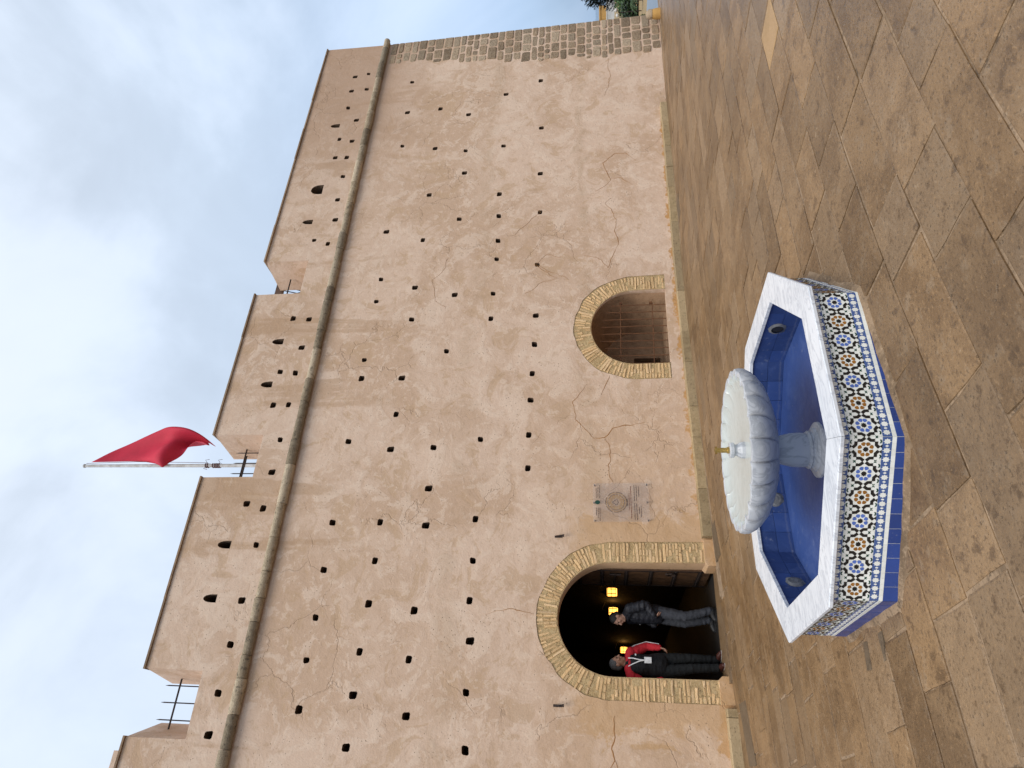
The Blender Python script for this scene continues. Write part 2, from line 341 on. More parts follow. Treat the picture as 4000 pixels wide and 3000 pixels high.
M['dark'] = simple('dark_void', (0.012, 0.012, 0.013), (0.02, 0.02, 0.02), 10, 0.5)
print('materials done')
# ------------------------------------------------------------------ ground
def lerp_tab(x, xs, ys):
    if x <= xs[0]: return ys[0]
    for i in range(1, len(xs)):
        if x <= xs[i]: return ys[i - 1] + (ys[i] - ys[i - 1]) * (x - xs[i - 1]) / (xs[i] - xs[i - 1])
    return ys[-1]
def gz(x, y):
    a = 0.078 * tanh((x - 1.85) / 1.25)
    b = lerp_tab(x, [-6, 0, 1, 2.4, 3.8, 7, 10, 15, 19], [-.20, -.18, -.16, -.10, -.04, .01, .04, .03, 0.0])
    t = min(1, max(0, (y - 6.5) / 4.0)); t = t * t * (3 - 2 * t)
    return a * (1 - t) + b * t
V = []; F = []
gx = [-14 + 0.5 * i for i in range(70)]; gy = [-10 + 0.5 * i for i in range(45)]
for x in gx:
    for y in gy: V.append((x, y, gz(x, y) - 0.010))
ny = len(gy)
for i in range(len(gx) - 1):
    for j in range(ny - 1): F.append((i * ny + j, (i + 1) * ny + j, (i + 1) * ny + j + 1, i * ny + j + 1))
plaza = mesh_obj('plaza_pavement', V, F, M['mortar'], None, True); tag(plaza, kind='structure')

FC = Vector((2.394, 5.254)); FANG = [(1.008, 5.799), (1.029, 4.659), (1.849, 3.868), (2.988, 3.889), (3.780, 4.709), (3.759, 5.848), (2.939, 6.639), (1.800, 6.619)]
rot_p = radians(3.2)
def slab_geo(c, dz, rng):      # corner points in row frame -> 12 vert bevelled slab following the ground
    V = []
    cx = sum(p[0] for p in c) / 4; cy = sum(p[1] for p in c) / 4
    tx = rng.uniform(-.004, .004); ty = rng.uniform(-.006, .006)
    def w(p, ins, z):
        dx, dy = cx - p[0], cy - p[1]; l = hypot(dx, dy) or 1
        px, py = p[0] + dx / l * ins, p[1] + dy / l * ins
        X = px * cos(rot_p) - py * sin(rot_p); Y = px * sin(rot_p) + py * cos(rot_p)
        return (X, Y, gz(X, Y) + dz + z + tx * (px - cx) + ty * (py - cy))
    E = []
    for i in range(4):         # each side gets two extra points so that edges run a little uneven
        a, b = c[i], c[(i + 1) % 4]; E.append(a)
        L = hypot(b[0] - a[0], b[1] - a[1])
        for k in (1, 2):
            f = k / 3 + rng.uniform(-.06, .06); j = rng.uniform(-.006, .006)
            E.append((a[0] + (b[0] - a[0]) * f - (b[1] - a[1]) / L * j, a[1] + (b[1] - a[1]) * f + (b[0] - a[0]) / L * j))
    n = len(E)
    V = [w(p, 0, -0.03) for p in E] + [w(p, 0.002, -0.005) for p in E] + [w(p, 0.016, 0.0) for p in E]
    F = [tuple(range(2 * n, 3 * n))]
    for r_ in range(2): F += [(r_ * n + i, r_ * n + (i + 1) % n, (r_ + 1) * n + (i + 1) % n, (r_ + 1) * n + i) for i in range(n)]
    return V, F
slabs = []; rng = random.Random(21)
y = -6.0
while y < 11.75:
    dy = rng.choice((.34, .36, .38, .40, .42, .45)); dy = min(dy, 11.9 - y) if y > 11.2 else dy
    x = -9.0 + rng.uniform(0, .8)
    while x < 20.6:
        L = rng.choice((.5, .65, .75, .85, 1.0, 1.15, 1.3)) * rng.uniform(.9, 1.1)
        g = rng.choice((.003, .004, .006, .009, .016)); h = rng.choice((.003, .004, .006, .010))
        j = lambda: rng.uniform(-.008, .008)
        c = [(x + g + j(), y + h + j()), (x + L - g + j(), y + h + j()), (x + L - g + j(), y + dy - h + j()), (x + g + j(), y + dy - h + j())]
        cx, cy = x + L / 2, y + dy / 2
        X = cx * cos(rot_p) - cy * sin(rot_p); Y = cx * sin(rot_p) + cy * cos(rot_p)
        x += L
        if hypot(X - FC.x, Y - FC.y) < 0.85 or Y > 11.78 or X > 20.2: continue
        pr = project((X, Y, gz(X, Y)))
        size = 0
        if pr and -0.02 < pr[0] < 1.02 and -0.02 < pr[1] < 1.02 and hypot(X - FC.x, Y - FC.y) > 1.3:
            size = L * dy / pr[2] ** 3
        slabs.append((size, c, rng.uniform(-.004, .004)))
    y += dy
slabs.sort(key=lambda s: -s[0])
far = MB()
for i, (size, c, dz) in enumerate(slabs):
    V, F = slab_geo(c, dz, rng)
    if i < 300 and size > 0:
        cx = sum(p[0] for p in c) / 4; cy = sum(p[1] for p in c) / 4
        mesh_obj('paving_slab', V, F, M['slab_ochre'] if abs(cx - 6.75) < .45 and abs(cy - 4.0) < .2 else M['slab'], plaza)
    else: far.add(V, F)
tag(far.build('paving_slabs', M['slab_far'], plaza), kind='stuff')
# inserted dark stones near the foot of the wall, and dark plates for recesses
def flat_stone(name, pts, mat, z=0.006):
    V = [(p[0], p[1], gz(*p) - .03) for p in pts] + [(p[0], p[1], gz(*p) + z) for p in pts]; n = len(pts)
    return mesh_obj(name, V, [tuple(range(n, 2 * n))] + [(i, (i + 1) % n, n + (i + 1) % n, n + i) for i in range(n)], mat, plaza)
flat_stone('dark_slab_or_recess', [(.30, 10.86), (1.12, 11.02), (1.12, 11.60), (.30, 11.38)], M['slab_dark'])
flat_stone('dark_slab_or_recess', [(3.30, 11.30), (3.92, 11.42), (3.90, 11.80), (3.31, 11.80)], M['slab_dark'])
flat_stone('dark_slab_or_recess', [(.78, 5.44), (.97, 5.40), (.97, 5.49), (.79, 5.54)], M['slab_dark'])  # dark plate painted in place of a shaded recess in broken paving
flat_stone('dark_slab_or_recess', [(.80, 5.13), (.98, 5.09), (.98, 5.17), (.80, 5.22)], M['slab_dark'])  # second recess by the fountain, its shade given as dark colour
flat_stone('dark_slab_or_recess', [(10.85, 11.30), (11.5, 11.42), (11.45, 11.75), (10.8, 11.62)], M['slab_dark'])

# ------------------------------------------------------------------ the fort
fort = empty('fort', (0, 12, 0)); tag(fort, 'tall pink-beige plastered fort wall with crenellated parapet, putlog holes and stone corner', 'fort')
def fpart(o):          # keep world coordinates for parts under the fort's Empty
    o.parent = fort; o.matrix_parent_inverse = Matrix.Translation((0, -12, 0)); return o
BAT = 0.03
ZP = 8.05; DP = 12 + BAT * ZP; XR = 19.18; XL = -4.0; TOP = 10.0; SILL = 8.9
def wavy(x, z): return 0.010 * noise.noise(Vector((x * 0.9, z * 0.9, 3.1))) + 0.006 * noise.noise(Vector((x * 2.7, z * 2.7, 8.0)))
def wy(x, z): return 12 + BAT * z + (wavy(x, z) if 0.4 < z < 7.6 and x < 18.8 else 0.0)
HM = [(17.26,7.08),(16.74,3.33),(16.30,4.28),(15.97,6.11),(15.95,7.06),(15.60,5.28),(14.80,3.26),(14.58,7.02),(14.37,6.09),(14.18,5.24),(14.24,4.23),(13.35,5.20),(13.11,3.24),(12.67,6.06),(12.51,4.24),(11.77,4.21),(11.77,5.19),(11.79,3.20),(11.52,7.02),(11.16,6.04),(10.98,4.18),(10.42,4.18),(10.18,3.22),(10.02,6.93),(9.71,6.06),(9.44,5.09),(9.42,4.20),(9.37,6.94),(8.81,6.02),(8.72,4.20),(8.75,3.21),(7.92,5.13),(8.00,3.21),(7.78,6.97),(7.31,6.96),(7.28,6.05),(7.27,3.23),(6.65,3.24),(6.40,6.05),(5.86,3.25),(5.80,6.98),(5.61,6.06),(5.63,5.16),(5.79,4.22),(5.15,3.24),(4.76,5.17),(4.08,7.00),(4.08,6.04),(4.02,5.14),(4.14,4.19),(3.17,7.00),(3.34,6.03),(3.36,4.18),(2.31,6.99),(2.57,6.03),(2.47,5.17),(2.65,4.18),(1.59,7.01),(1.75,6.06),(1.65,5.16),(1.98,4.12),(0.81,6.98),(1.06,6.06),(0.78,5.10),(1.17,4.12),(0.28,6.05),(0.33,4.06)]
HPAR = [(17.76,8.90),(17.85,8.50),(17.14,8.44),(17.11,8.90),(16.37,8.87),(15.81,8.53),(15.06,8.89),(14.95,8.51),(14.33,8.88),(14.32,8.55),(13.59,8.52),(12.74,8.52),(12.04,8.45),(11.38,8.87),(11.24,8.49),(8.99,8.90),(8.95,8.51),(8.17,8.52),(7.54,8.88),(7.50,8.52),(6.70,8.85),(6.70,8.50),(5.87,8.50),(5.14,8.51),(4.46,8.88),(4.37,8.51),(3.63,8.47),(2.58,8.49),(1.81,8.50),(1.01,8.51),(0.36,8.51)]
SLOT = [(15.63,9.12),(13.15,9.16),(12.01,9.18),(8.35,9.13),(7.22,9.13),(3.63,9.13),(2.61,9.13)]
def rrect(w, h, rng):
    P = []
    for sx, sz in ((-1, -1), (1, -1), (1, 1), (-1, 1)):
        c = 0.022; x = sx * w / 2; z = sz * h / 2; jx, jz = rng.uniform(-.007, .007), rng.uniform(-.007, .007)
        a = (x - sx * c + jx, z + jz); b = (x + jx, z - sz * c + jz)
        P += [a, b] if (sx, sz) in ((1, -1), (-1, 1)) else [b, a]
    return P
hr = random.Random(4)
HOLE_SHAPES = [rrect(.132 + .032 * hr.uniform(-1, 1), .130 + .03 * hr.uniform(-1, 1), hr) for _ in range(9)]
def slot_shape(w, h): return [(-w / 2, -h / 2), (w / 2, -h / 2)] + [(w / 2 * cos(a) * 1.0, -h / 6 + (h * 0.66) * sin(a)) for a in [i * pi / 8 for i in range(0, 9)]]
SLOT_S = slot_shape(.15, .27); SLOT_B = slot_shape(.33, .33)
def hole_mesh(P, depth):
    n = len(P); V = [(x, 0.0, z) for x, z in P] + [(x * .93, depth, z * .93 - .01) for x, z in P]
    F = [(i, (i + 1) % n, n + (i + 1) % n, n + i) for i in range(n)] + [tuple(range(n, 2 * n))]
    me = bpy.data.meshes.new('putlog_hole'); me.from_pydata(V, [], F); me.materials.append(M['hole']); return me
HMESH = [hole_mesh(P, .34) for P in HOLE_SHAPES]; SMESH = hole_mesh(SLOT_S, .5); BMESH = hole_mesh(SLOT_B, .6)
def place_holes(lst, yfun):
    out = []
    for x, z in lst:
        k = hr.randrange(9); out.append([(x + a, z + b) for a, b in HOLE_SHAPES[k]])
        fpart(link('putlog_hole', HMESH[k], None, (x, yfun(x, z) + 0.001, z)))
    return out
# openings: gate and window, ring of bricks around each
GC, GR, GS, GB = 2.42, 0.93, 1.70, -0.35       # gate centre, half width, spring height, bottom
WC, WR, WS, WB = 8.37, 0.94, 1.07, 0.41
RING = 0.37
def arch(c, r, spring, bot, n=28): return [(c - r, bot)] + [(c - r * cos(pi * i / n), spring + r * sin(pi * i / n)) for i in range(n + 1)] + [(c + r, bot)]
def arch_j(c, r, spring, bot, amp, seed, n=44):
    q = []
    for x, z in arch(c, r, spring, bot, n):
        k = amp * noise.noise(Vector((x * 4, z * 4, seed))); q.append((x + k * (1 if x > c else -1), z + (k if z > spring else 0)))
    return q
gate_out = arch_j(GC, GR + RING - .01, GS, GB + .01, 0.03, 2.2); win_out = arch_j(WC, WR + RING, WS, WB, 0.03, 5.2)
holes = place_holes(HM, wy)
gate_hole = [(x, max(z, -0.30)) for x, z in gate_out]
V, F = sheet([(XL, -.4), (XR, -.4), (XR, ZP), (XL, ZP)], [gate_hole, win_out] + holes, 0.30, wy)
front = fpart(mesh_obj('front_wall', V, F, M['plaster'], None, True))
# parapet front with crenels
CREN = [(0.27, 1.37), (5.03, 6.00), (9.72, 10.74)]
outer = [(XL, ZP), (XR, ZP), (XR, TOP)]
for a, b in reversed(CREN): outer += [(b, TOP), (b - .01, SILL), (a + .01, SILL), (a, TOP)]
outer += [(XL, TOP)]
py = lambda x, z: DP + (0.6 * wavy(x, z) if 8.4 < z < 9.7 else 0)
ph = place_holes(HPAR, py)
for x, z in SLOT:
    big = abs(x - 13.15) < .01; S = SLOT_B if big else SLOT_S
    ph.append([(x + a, z + b) for a, b in S]); fpart(link('arrow_slit', BMESH if big else SMESH, None, (x, DP + .001, z)))
V, F = sheet(outer, ph, 0.35, py)
fpart(mesh_obj('parapet_front', V, F, M['plaster'], None, False))
TH = 0.95
mer = [(XL, CREN[0][0])] + [(CREN[i][1], CREN[i + 1][0]) for i in range(2)] + [(CREN[2][1], XR)]
for i, (a, b) in enumerate(mer):       # body of each merlon behind the front skin: cheeks splay inwards
    mb = MB(); a2 = a - (.15 if i else 0); b2 = b + (.28 if i < 3 else 0); y0 = DP + .002; y1 = DP + TH
    bot = SILL - .01
    V = [(a, y0, bot), (b, y0, bot), (b2, y1, bot), (a2, y1, bot), (a, y0, TOP), (b, y0, TOP), (b2, y1, TOP), (a2, y1, TOP)]
    mb.add(V, [(4, 5, 6, 7), (1, 2, 6, 5), (2, 3, 7, 6), (3, 0, 4, 7)])
    fpart(mb.build('merlon', M['plaster']))
    n = max(1, int((b - a) / 1.15)); x0 = a - (.02 if i else 0); x1 = b + .02
    for k in range(n):
        cb = MB(); u0 = x0 + (x1 - x0) * k / n + .002; u1 = x0 + (x1 - x0) * (k + 1) / n - .002
        dz = hr.uniform(-.004, .004)
        cb.box((u0, DP - .042 + hr.uniform(-.010, .010), TOP - .002 + dz), (u1, DP + TH + .03, TOP + .034 + dz)); fpart(cb.build('coping_stone', M['coping']))
mb = MB(); mb.box((XL, DP + .66, ZP), (XR - .003, DP + TH, SILL - .003)); fpart(mb.build('parapet_core', M['plaster']))
for a, b in CREN: mb = MB(); mb.box((a - .2, DP + .004, SILL - .12), (b + .3, DP + TH - .003, SILL)); fpart(mb.build('crenel_sill', M['plaster']))
mb = MB(); mb.box((XL, DP + .30, TOP + .05), (.06, DP + TH, TOP + .34)); fpart(mb.build('raised_block', M['plaster']))
# flank wall and back mass
mb = MB()
mb.add([(XR, 12 - .012, -.4), (XR, 30, -.4), (XR, 30, ZP), (XR, DP, ZP)], [(0, 1, 2, 3)])
mb.add([(XR, DP + .01, ZP), (XR, 30, ZP), (XR, 30, TOP), (XR, DP + .01, TOP)], [(0, 1, 2, 3)])
mb.add([(XL, DP + TH, ZP + .2), (XR, DP + TH, ZP + .2), (XR, 30, ZP + .2), (XL, 30, ZP + .2)], [(0, 1, 2, 3)])
mb.add([(XL, 12, -.4), (XL, 30, -.4), (XL, 30, TOP), (XL, 12.3, TOP)], [(0, 1, 2, 3)])
mb.add([(XL, 30, -.4), (XR, 30, -.4), (XR, 30, TOP), (XL, 30, TOP)], [(0, 1, 2, 3)])
fpart(mb.build('flank_wall', M['plaster']))
# rounded moulding, one stone after another
x = XL; cr = random.Random(11)
while x < XR + .12:
    L = cr.uniform(.38, .85); x1 = min(x + L, XR + .14); r = .096 + cr.uniform(-.007, .007)
    mb = MB(); n = 14; cz = 8.115 + cr.uniform(-.006, .006); cy = DP - .055 + cr.uniform(-.006, .006)
    rings = [(x + .004, r * .93), (x + .02, r), ((x + x1) / 2, r * cr.uniform(.985, 1.02)), (x1 - .02, r), (x1 - .004, r * .93)]
    mb.tube([(q, cy, cz) for q, _ in rings], [k for _, k in rings], n)
    fpart(smooth_by_angle(mb.build('moulding_stone', M['cordon']), 50)); x = x1
y = DP - .05
while y < 29:
    L = cr.uniform(.5, 1.0); mb = MB(); mb.tube([(XR + .02, y + .004, 8.115), (XR + .02, y + L - .004, 8.115)], .096, 12)
    fpart(smooth_by_angle(mb.build('moulding_stone', M['cordon']), 50)); y += L
# dressed stones of the corner
qr = random.Random(5); z = 0.02
while z < 7.84:
    h = min(qr.uniform(.17, .29), 7.98 - z)
    inner = lerp_tab(z, [0.2, 1.4, 3.95, 5.9, 7.7], [17.55, 17.5, 17.74, 17.99, 18.25]) + qr.uniform(-.10, .12)
    x = XR + .006; first = True
    while x > inner + .12:
        L = qr.uniform(.22, .58); x0 = max(x - L, inner)
        if x0 - inner < .16: x0 = inner
        g = .024; zz0 = z + g; zz1 = z + h - g; cxx = (x0 + x) / 2
        xr = x - (0 if first else g); xl = x0 + g
        P = []
        for (px, pz), (ax, az) in zip(((xl, zz0), (xr, zz0), (xr, zz1), (xl, zz1)), ((1, 1), (-1, 1), (-1, -1), (1, -1))):
            c = qr.uniform(.012, .045); jx = qr.uniform(-.012, .012) if not (first and px == xr) else 0; jz = qr.uniform(-.012, .012)
            q1 = (px + jx + ax * c, pz + jz); q2 = (px + jx, pz + jz + az * c)
            if first and px == xr: P += [(px, pz + jz)]
            else: P += ([q2, q1] if (ax, az) in ((1, 1), (-1, -1)) else [q1, q2])
        pro = qr.uniform(.008, .024)
        ctr = Vector((sum(p[0] for p in P) / len(P), sum(p[1] for p in P) / len(P)))
        yb = lambda zz: 12 + BAT * zz
        Vf = [(p[0], yb(p[1]) + (.30 if first else .03), p[1]) for p in P]
        Vm = [(p[0], yb(p[1]) - pro * .4, p[1]) for p in P]
        Vt = [((p[0] + (ctr.x - p[0]) * .12), yb(p[1]) - pro, p[1] + (ctr.y - p[1]) * .12) for p in P]
        n = len(P); F = [tuple(range(2 * n, 3 * n))] + [(r_ * n + i, r_ * n + (i + 1) % n, (r_ + 1) * n + (i + 1) % n, (r_ + 1) * n + i) for r_ in range(2) for i in range(n)]
        fpart(mesh_obj('corner_stone', Vf + Vm + Vt, F, M['quoin'])); x = x0; first = False
    z += h
# kerb stones along the foot of the wall
kr = random.Random(9)
for a, b in ((XL, 1.08), (3.78, 15.2)):
    x = a
    while x < b - .05:
        L = min(kr.uniform(.6, 1.15), b - x); g0, g1 = gz(x, 11.9), gz(x + L, 11.9)
        h = .155 + kr.uniform(-.006, .006); mb = MB(); y0 = 11.865 + kr.uniform(-.008, .008)
        A = [(y0, -.12), (y0, h - .012), (y0 + .014, h), (12.03, h + .006), (12.03, -.12)]
        V = [(x + .004, p, g0 + q) for p, q in A] + [(x + L - .004, p, g1 + q) for p, q in A]
        fpart(mesh_obj('kerb_stone', V, [(0, 1, 2, 3, 4), (9, 8, 7, 6, 5)] + [(i, (i + 1) % 5, 5 + (i + 1) % 5, 5 + i) for i in range(5)], M['kerb'])); x += L
# brick rings
def brick_mesh(L, T, seed):
    r = random.Random(seed); P = []
    for i in range(5): P.append((-L / 2 + L * i / 4, -T / 2 + r.uniform(-.0035, .0035)))
    for i in range(5): P.append((L / 2 - L * i / 4, T / 2 + r.uniform(-.0035, .0035)))
    P[0] = (P[0][0] + .004, P[0][1]); P[4] = (P[4][0] - .004, P[4][1])
    n = len(P); V = [(x, .05, z) for x, z in P] + [(x, .002, z) for x, z in P] + [(x * .96, -.004 + r.uniform(-.003, .003), z * .8) for x, z in P]
    F = [tuple(range(2 * n, 3 * n))] + [(q * n + i, q * n + (i + 1) % n, (q + 1) * n + (i + 1) % n, (q + 1) * n + i) for q in range(2) for i in range(n)]
    me = bpy.data.meshes.new('brick'); me.from_pydata(V, [], F); me.materials.append(M['brick']); return me
BL = {L: [brick_mesh(L, T, int(L * 1000) + int(T * 9999)) for T in (.032, .037, .042)] for L in (.335, .225, .105, .16)}
PAT = [(.335,), (.225, .105), (.105, .225), (.16, .16), (.105, .105, .105), (.225, .105), (.335,), (.105, None, .105), (.225, None), (None, .225), (.16, .105)]
def brick_ring(name, C, R, S, bot, seed, pitch):
    out = arch(C, R + RING + .02, S, bot, 40); inn = arch(C, R, S, bot, 40); n = len(out)
    yo = .013
    V = [(x, 12 + BAT * z + yo, z) for x, z in inn] + [(x, 12 + BAT * z + yo, z) for x, z in out]
    ring = fpart(mesh_obj(name, V, [(i, i + 1, n + i + 1, n + i) for i in range(n - 1)], M['brick_mortar'], None, True))
    r = random.Random(seed); rm = R + RING / 2; path = (S - bot) * 2 + pi * rm; u = pitch / 2
    while u < path:
        if u < S - bot: base = (C - R, bot + u); d = (-1, 0)
        elif u > path - (S - bot): base = (C + R, bot + path - u); d = (1, 0)
        else:
            a = (u - (S - bot)) / rm; d = (-cos(a), sin(a)); base = (C + d[0] * R, S + d[1] * R)
        pos = .014 + r.uniform(-.008, .008)
        for L in r.choice(PAT):
            if L is None: pos += .11; continue
            m = pos + L / 2; x = base[0] + d[0] * m; z = base[1] + d[1] * m
            o = link('brick', r.choice(BL[L]), ring, (x, 12 + BAT * z + r.choice((r.uniform(.002, .010), r.uniform(.006, .022))), z), (0, -atan2(d[1], d[0]) + r.uniform(-.05, .05), 0), (r.uniform(.93, 1.06), 1, r.uniform(.85, 1.2)))
            pos += L + .012
        u += pitch * r.uniform(.86, 1.18)
    return ring
brick_ring('gate_arch', GC, GR, GS, -.06, 3, .0585); brick_ring('window_arch', WC, WR, WS, WB, 8, .063)
# reveals
def reveal(name, C, R, S, bot, y0, y1, mat, taper=0.0):
    P = arch(C, R, S, bot, 36); Q = arch(C, R - taper, S, bot, 36); n = len(P)
    V = [(x, 12 + BAT * z + .018, z) for x, z in P] + [(x, 12 + BAT * z + .03 + (y1 - 12) * .12, z) for x, z in arch(C, R - .012, S, bot, 36)] + [(x, y1, z) for x, z in Q]
    return fpart(mesh_obj(name, V, [(k * n + i, k * n + i + 1, (k + 1) * n + i + 1, (k + 1) * n + i) for k in range(2) for i in range(n - 1)], mat, None, True))
reveal('gate_reveal', GC, GR, GS, -.25, 12, 12.44, M['plaster'])
for s in (-1, 1):      # chamfered stone blocks at the foot of the gate jambs
    xo = GC + s * (GR + .36 if s < 0 else GR + .40); xi = GC + s * (GR - .055); zt = .10 if s > 0 else .05
    P = [(xo, -.3), (xi, -.3), (xi, zt - .05), (xi + s * .05, zt), (xo, zt)]
    fpart(mesh_obj('jamb_block', [(x, 11.955, z) for x, z in P] + [(x, 12.46, z) for x, z in P], [(0, 1, 2, 3, 4), (9, 8, 7, 6, 5)] + [(i, (i + 1) % 5, 5 + (i + 1) % 5, 5 + i) for i in range(5)], M['plaster']))
mb = MB(); mb.box((GC - GR - .05, 11.86, -.35), (GC + GR + .05, 12.5, gz(2.4, 12) + .006)); fpart(mb.build('threshold', M['slab']))
# passage behind the gate: side walls, end wall, ceiling, floor
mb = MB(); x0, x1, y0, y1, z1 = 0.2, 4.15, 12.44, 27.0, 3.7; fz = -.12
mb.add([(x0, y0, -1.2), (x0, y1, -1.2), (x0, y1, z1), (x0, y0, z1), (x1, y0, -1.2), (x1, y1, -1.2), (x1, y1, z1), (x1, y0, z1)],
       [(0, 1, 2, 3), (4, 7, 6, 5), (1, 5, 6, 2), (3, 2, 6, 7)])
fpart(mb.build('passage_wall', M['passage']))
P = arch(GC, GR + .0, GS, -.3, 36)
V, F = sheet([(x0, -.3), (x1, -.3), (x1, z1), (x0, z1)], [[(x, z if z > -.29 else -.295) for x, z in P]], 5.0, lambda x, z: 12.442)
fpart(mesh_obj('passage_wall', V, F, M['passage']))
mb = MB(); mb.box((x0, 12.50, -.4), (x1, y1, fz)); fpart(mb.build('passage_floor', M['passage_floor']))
# gate leaf folded back against the right jamb
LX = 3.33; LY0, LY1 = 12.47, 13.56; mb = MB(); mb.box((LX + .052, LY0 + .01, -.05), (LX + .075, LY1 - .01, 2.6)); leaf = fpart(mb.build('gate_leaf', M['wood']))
for k in range(7):
    mb = MB(); a = LY0 + (LY1 - LY0) * k / 7; b = LY0 + (LY1 - LY0) * (k + 1) / 7 - .006
    mb.box((LX, a, -.06), (LX + .05, b, 2.62)); mb.build('plank', M['wood'], leaf)
for z in (.12, .55, .98, 1.42, 1.86, 2.28):
    mb = MB(); mb.box((LX - .012, LY0, z - .035), (LX - .0005, LY1, z + .035)); mb.build('iron_strap', M['iron'], leaf)
studs = MB()
for z in (.12, .55, .98, 1.42, 1.86, 2.28):
    for k in range(11):
        c = Vector((LX - .012, LY0 + .05 + k * .099, z)); studs.lathe([(.016, 0), (.013, .006), (.006, .011)], 8)
        for i in range(len(studs.V) - 24, len(studs.V)): v = studs.V[i]; studs.V[i] = (c.x - v[2], c.y + v[0], c.z + v[1])
tag(studs.build('iron_studs', M['iron'], leaf), kind='stuff')
for y in (LY0 + .03, LY1 - .03):
    mb = MB(); mb.box((LX - .010, y - .022, -.05), (LX - .0007, y + .022, 2.6)); mb.build('iron_edge', M['iron'], leaf)
mb = MB(); mb.tube([(LX - .03, 12.62, 1.62), (LX - .045, 13.3, 1.64)], .016, 8); mb.tube([(LX - .03, 12.66, 1.72), (LX - .03, 12.66, 1.52)], .022, 8); mb.build('bolt', M['iron'], leaf)
mb = MB()
for a in range(10): mb.tube([(LX - .03, 12.62 + .075 * cos(k * pi / 5 + a * .01), .62 + .075 * sin(k * pi / 5)) for k in (a, a + 1)], .012, 6)
mb.tube([(LX - .01, 12.62, .70), (LX - .035, 12.62, .70)], .03, 8); mb.build('ring_handle', M['iron'], leaf)
# window niche: splayed sides, back wall with a dark loophole at its left
reveal('window_reveal', WC, WR, WS, WB, 12, 12.16, M['plaster'])
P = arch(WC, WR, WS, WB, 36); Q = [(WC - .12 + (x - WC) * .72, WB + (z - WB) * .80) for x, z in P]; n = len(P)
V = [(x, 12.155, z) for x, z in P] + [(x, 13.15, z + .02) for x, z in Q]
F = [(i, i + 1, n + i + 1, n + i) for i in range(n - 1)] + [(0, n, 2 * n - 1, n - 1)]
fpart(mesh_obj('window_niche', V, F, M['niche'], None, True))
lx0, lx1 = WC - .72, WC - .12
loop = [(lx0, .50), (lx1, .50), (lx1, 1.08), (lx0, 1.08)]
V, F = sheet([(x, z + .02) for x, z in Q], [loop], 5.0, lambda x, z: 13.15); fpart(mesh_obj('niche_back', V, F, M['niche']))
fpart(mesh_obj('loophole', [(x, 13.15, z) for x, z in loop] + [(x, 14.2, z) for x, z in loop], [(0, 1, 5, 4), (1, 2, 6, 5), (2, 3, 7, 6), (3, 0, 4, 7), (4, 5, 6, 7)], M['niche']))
mb = MB(); mb.box((WC - WR + .002, 12.02, WB - .05), (WC + WR - .002, 12.2, WB - .001)); fpart(mb.build('window_sill', M['plaster']))
mb = MB()
for z in (.72, 1.36): mb.box((WC + .70, 12.19, z - .03), (WC + .735, 12.24, z + .03))
grille = fpart(mb.build('window_grille', M['rust']))
for k in range(9):
    x = WC - .83 + k * .185; top = WS + sqrt(max(0, (WR - .03) ** 2 - (x - WC) ** 2)) - hr.uniform(.12, .2) if k else WS + .3
    mb = MB(); mb.tube([(x, 12.20, WB), (x + hr.uniform(-.006, .006), 12.20, (WB + top) / 2), (x + hr.uniform(-.01, .01), 12.20, top)], .0095, 7); mb.build('bar', M['rust'], grille)
for z in (.70, 1.38):
    w = WR - .10 if z < 1 else .86
    mb = MB(); mb.tube([(WC - w - .05, 12.217, z + .02), (WC + w - .12, 12.217, z - .015)], .0095, 7); mb.build('cross_bar', M['rust'], grille)
# filled cracks running over the plaster
CR = [([(5.90,2.07),(5.80,1.98),(5.77,1.73),(5.93,1.58),(6.00,1.43),(6.04,1.21),(6.05,.98)], .022), ([(5.77,1.73),(5.65,1.67),(5.41,1.69),(5.28,1.67),(5.19,1.70),(5.0,1.62),(4.86,1.60)], .022),
      ([(6.96,2.14),(6.63,2.32),(6.19,2.34),(5.83,2.01)], .018), ([(7.12,1.65),(6.92,1.74),(6.71,1.82)], .014), ([(.91,1.71),(.67,1.72),(.46,1.76),(.33,1.71),(.21,1.77)], .03), ([(.33,1.71),(.18,1.64)], .012),
      ([(13.27,.85),(13.6,1.11),(13.54,1.48),(13.3,1.66),(12.97,1.58),(12.71,1.5),(12.48,1.68),(12.37,1.86)], .022), ([(12.77,1.49),(12.71,1.23),(12.43,.93)], .018),
      ([(10.37,2.17),(10.23,1.8),(9.97,1.56),(10.47,1.42),(11.6,1.41),(11.98,1.64),(12.12,1.51)], .022), ([(9.35,3.45),(9.59,3.17),(9.72,2.8),(10.18,3.23),(10.49,2.98),(10.3,2.68)], .012),
      ([(11.97,3.29),(11.78,3.19),(11.34,3.62),(11.12,3.75)], .012), ([(10.51,5.35),(10.13,5.49),(9.87,5.64),(9.32,5.5),(9.11,5.3)], .014), ([(17.37,1.49),(16.56,1.44),(15.88,1.55)], .02), ([(2.42,3.02),(2.47,3.5),(2.41,3.85)], .012), ([(9.7,2.45),(9.95,2.9),(10.18,3.2)], .012)]
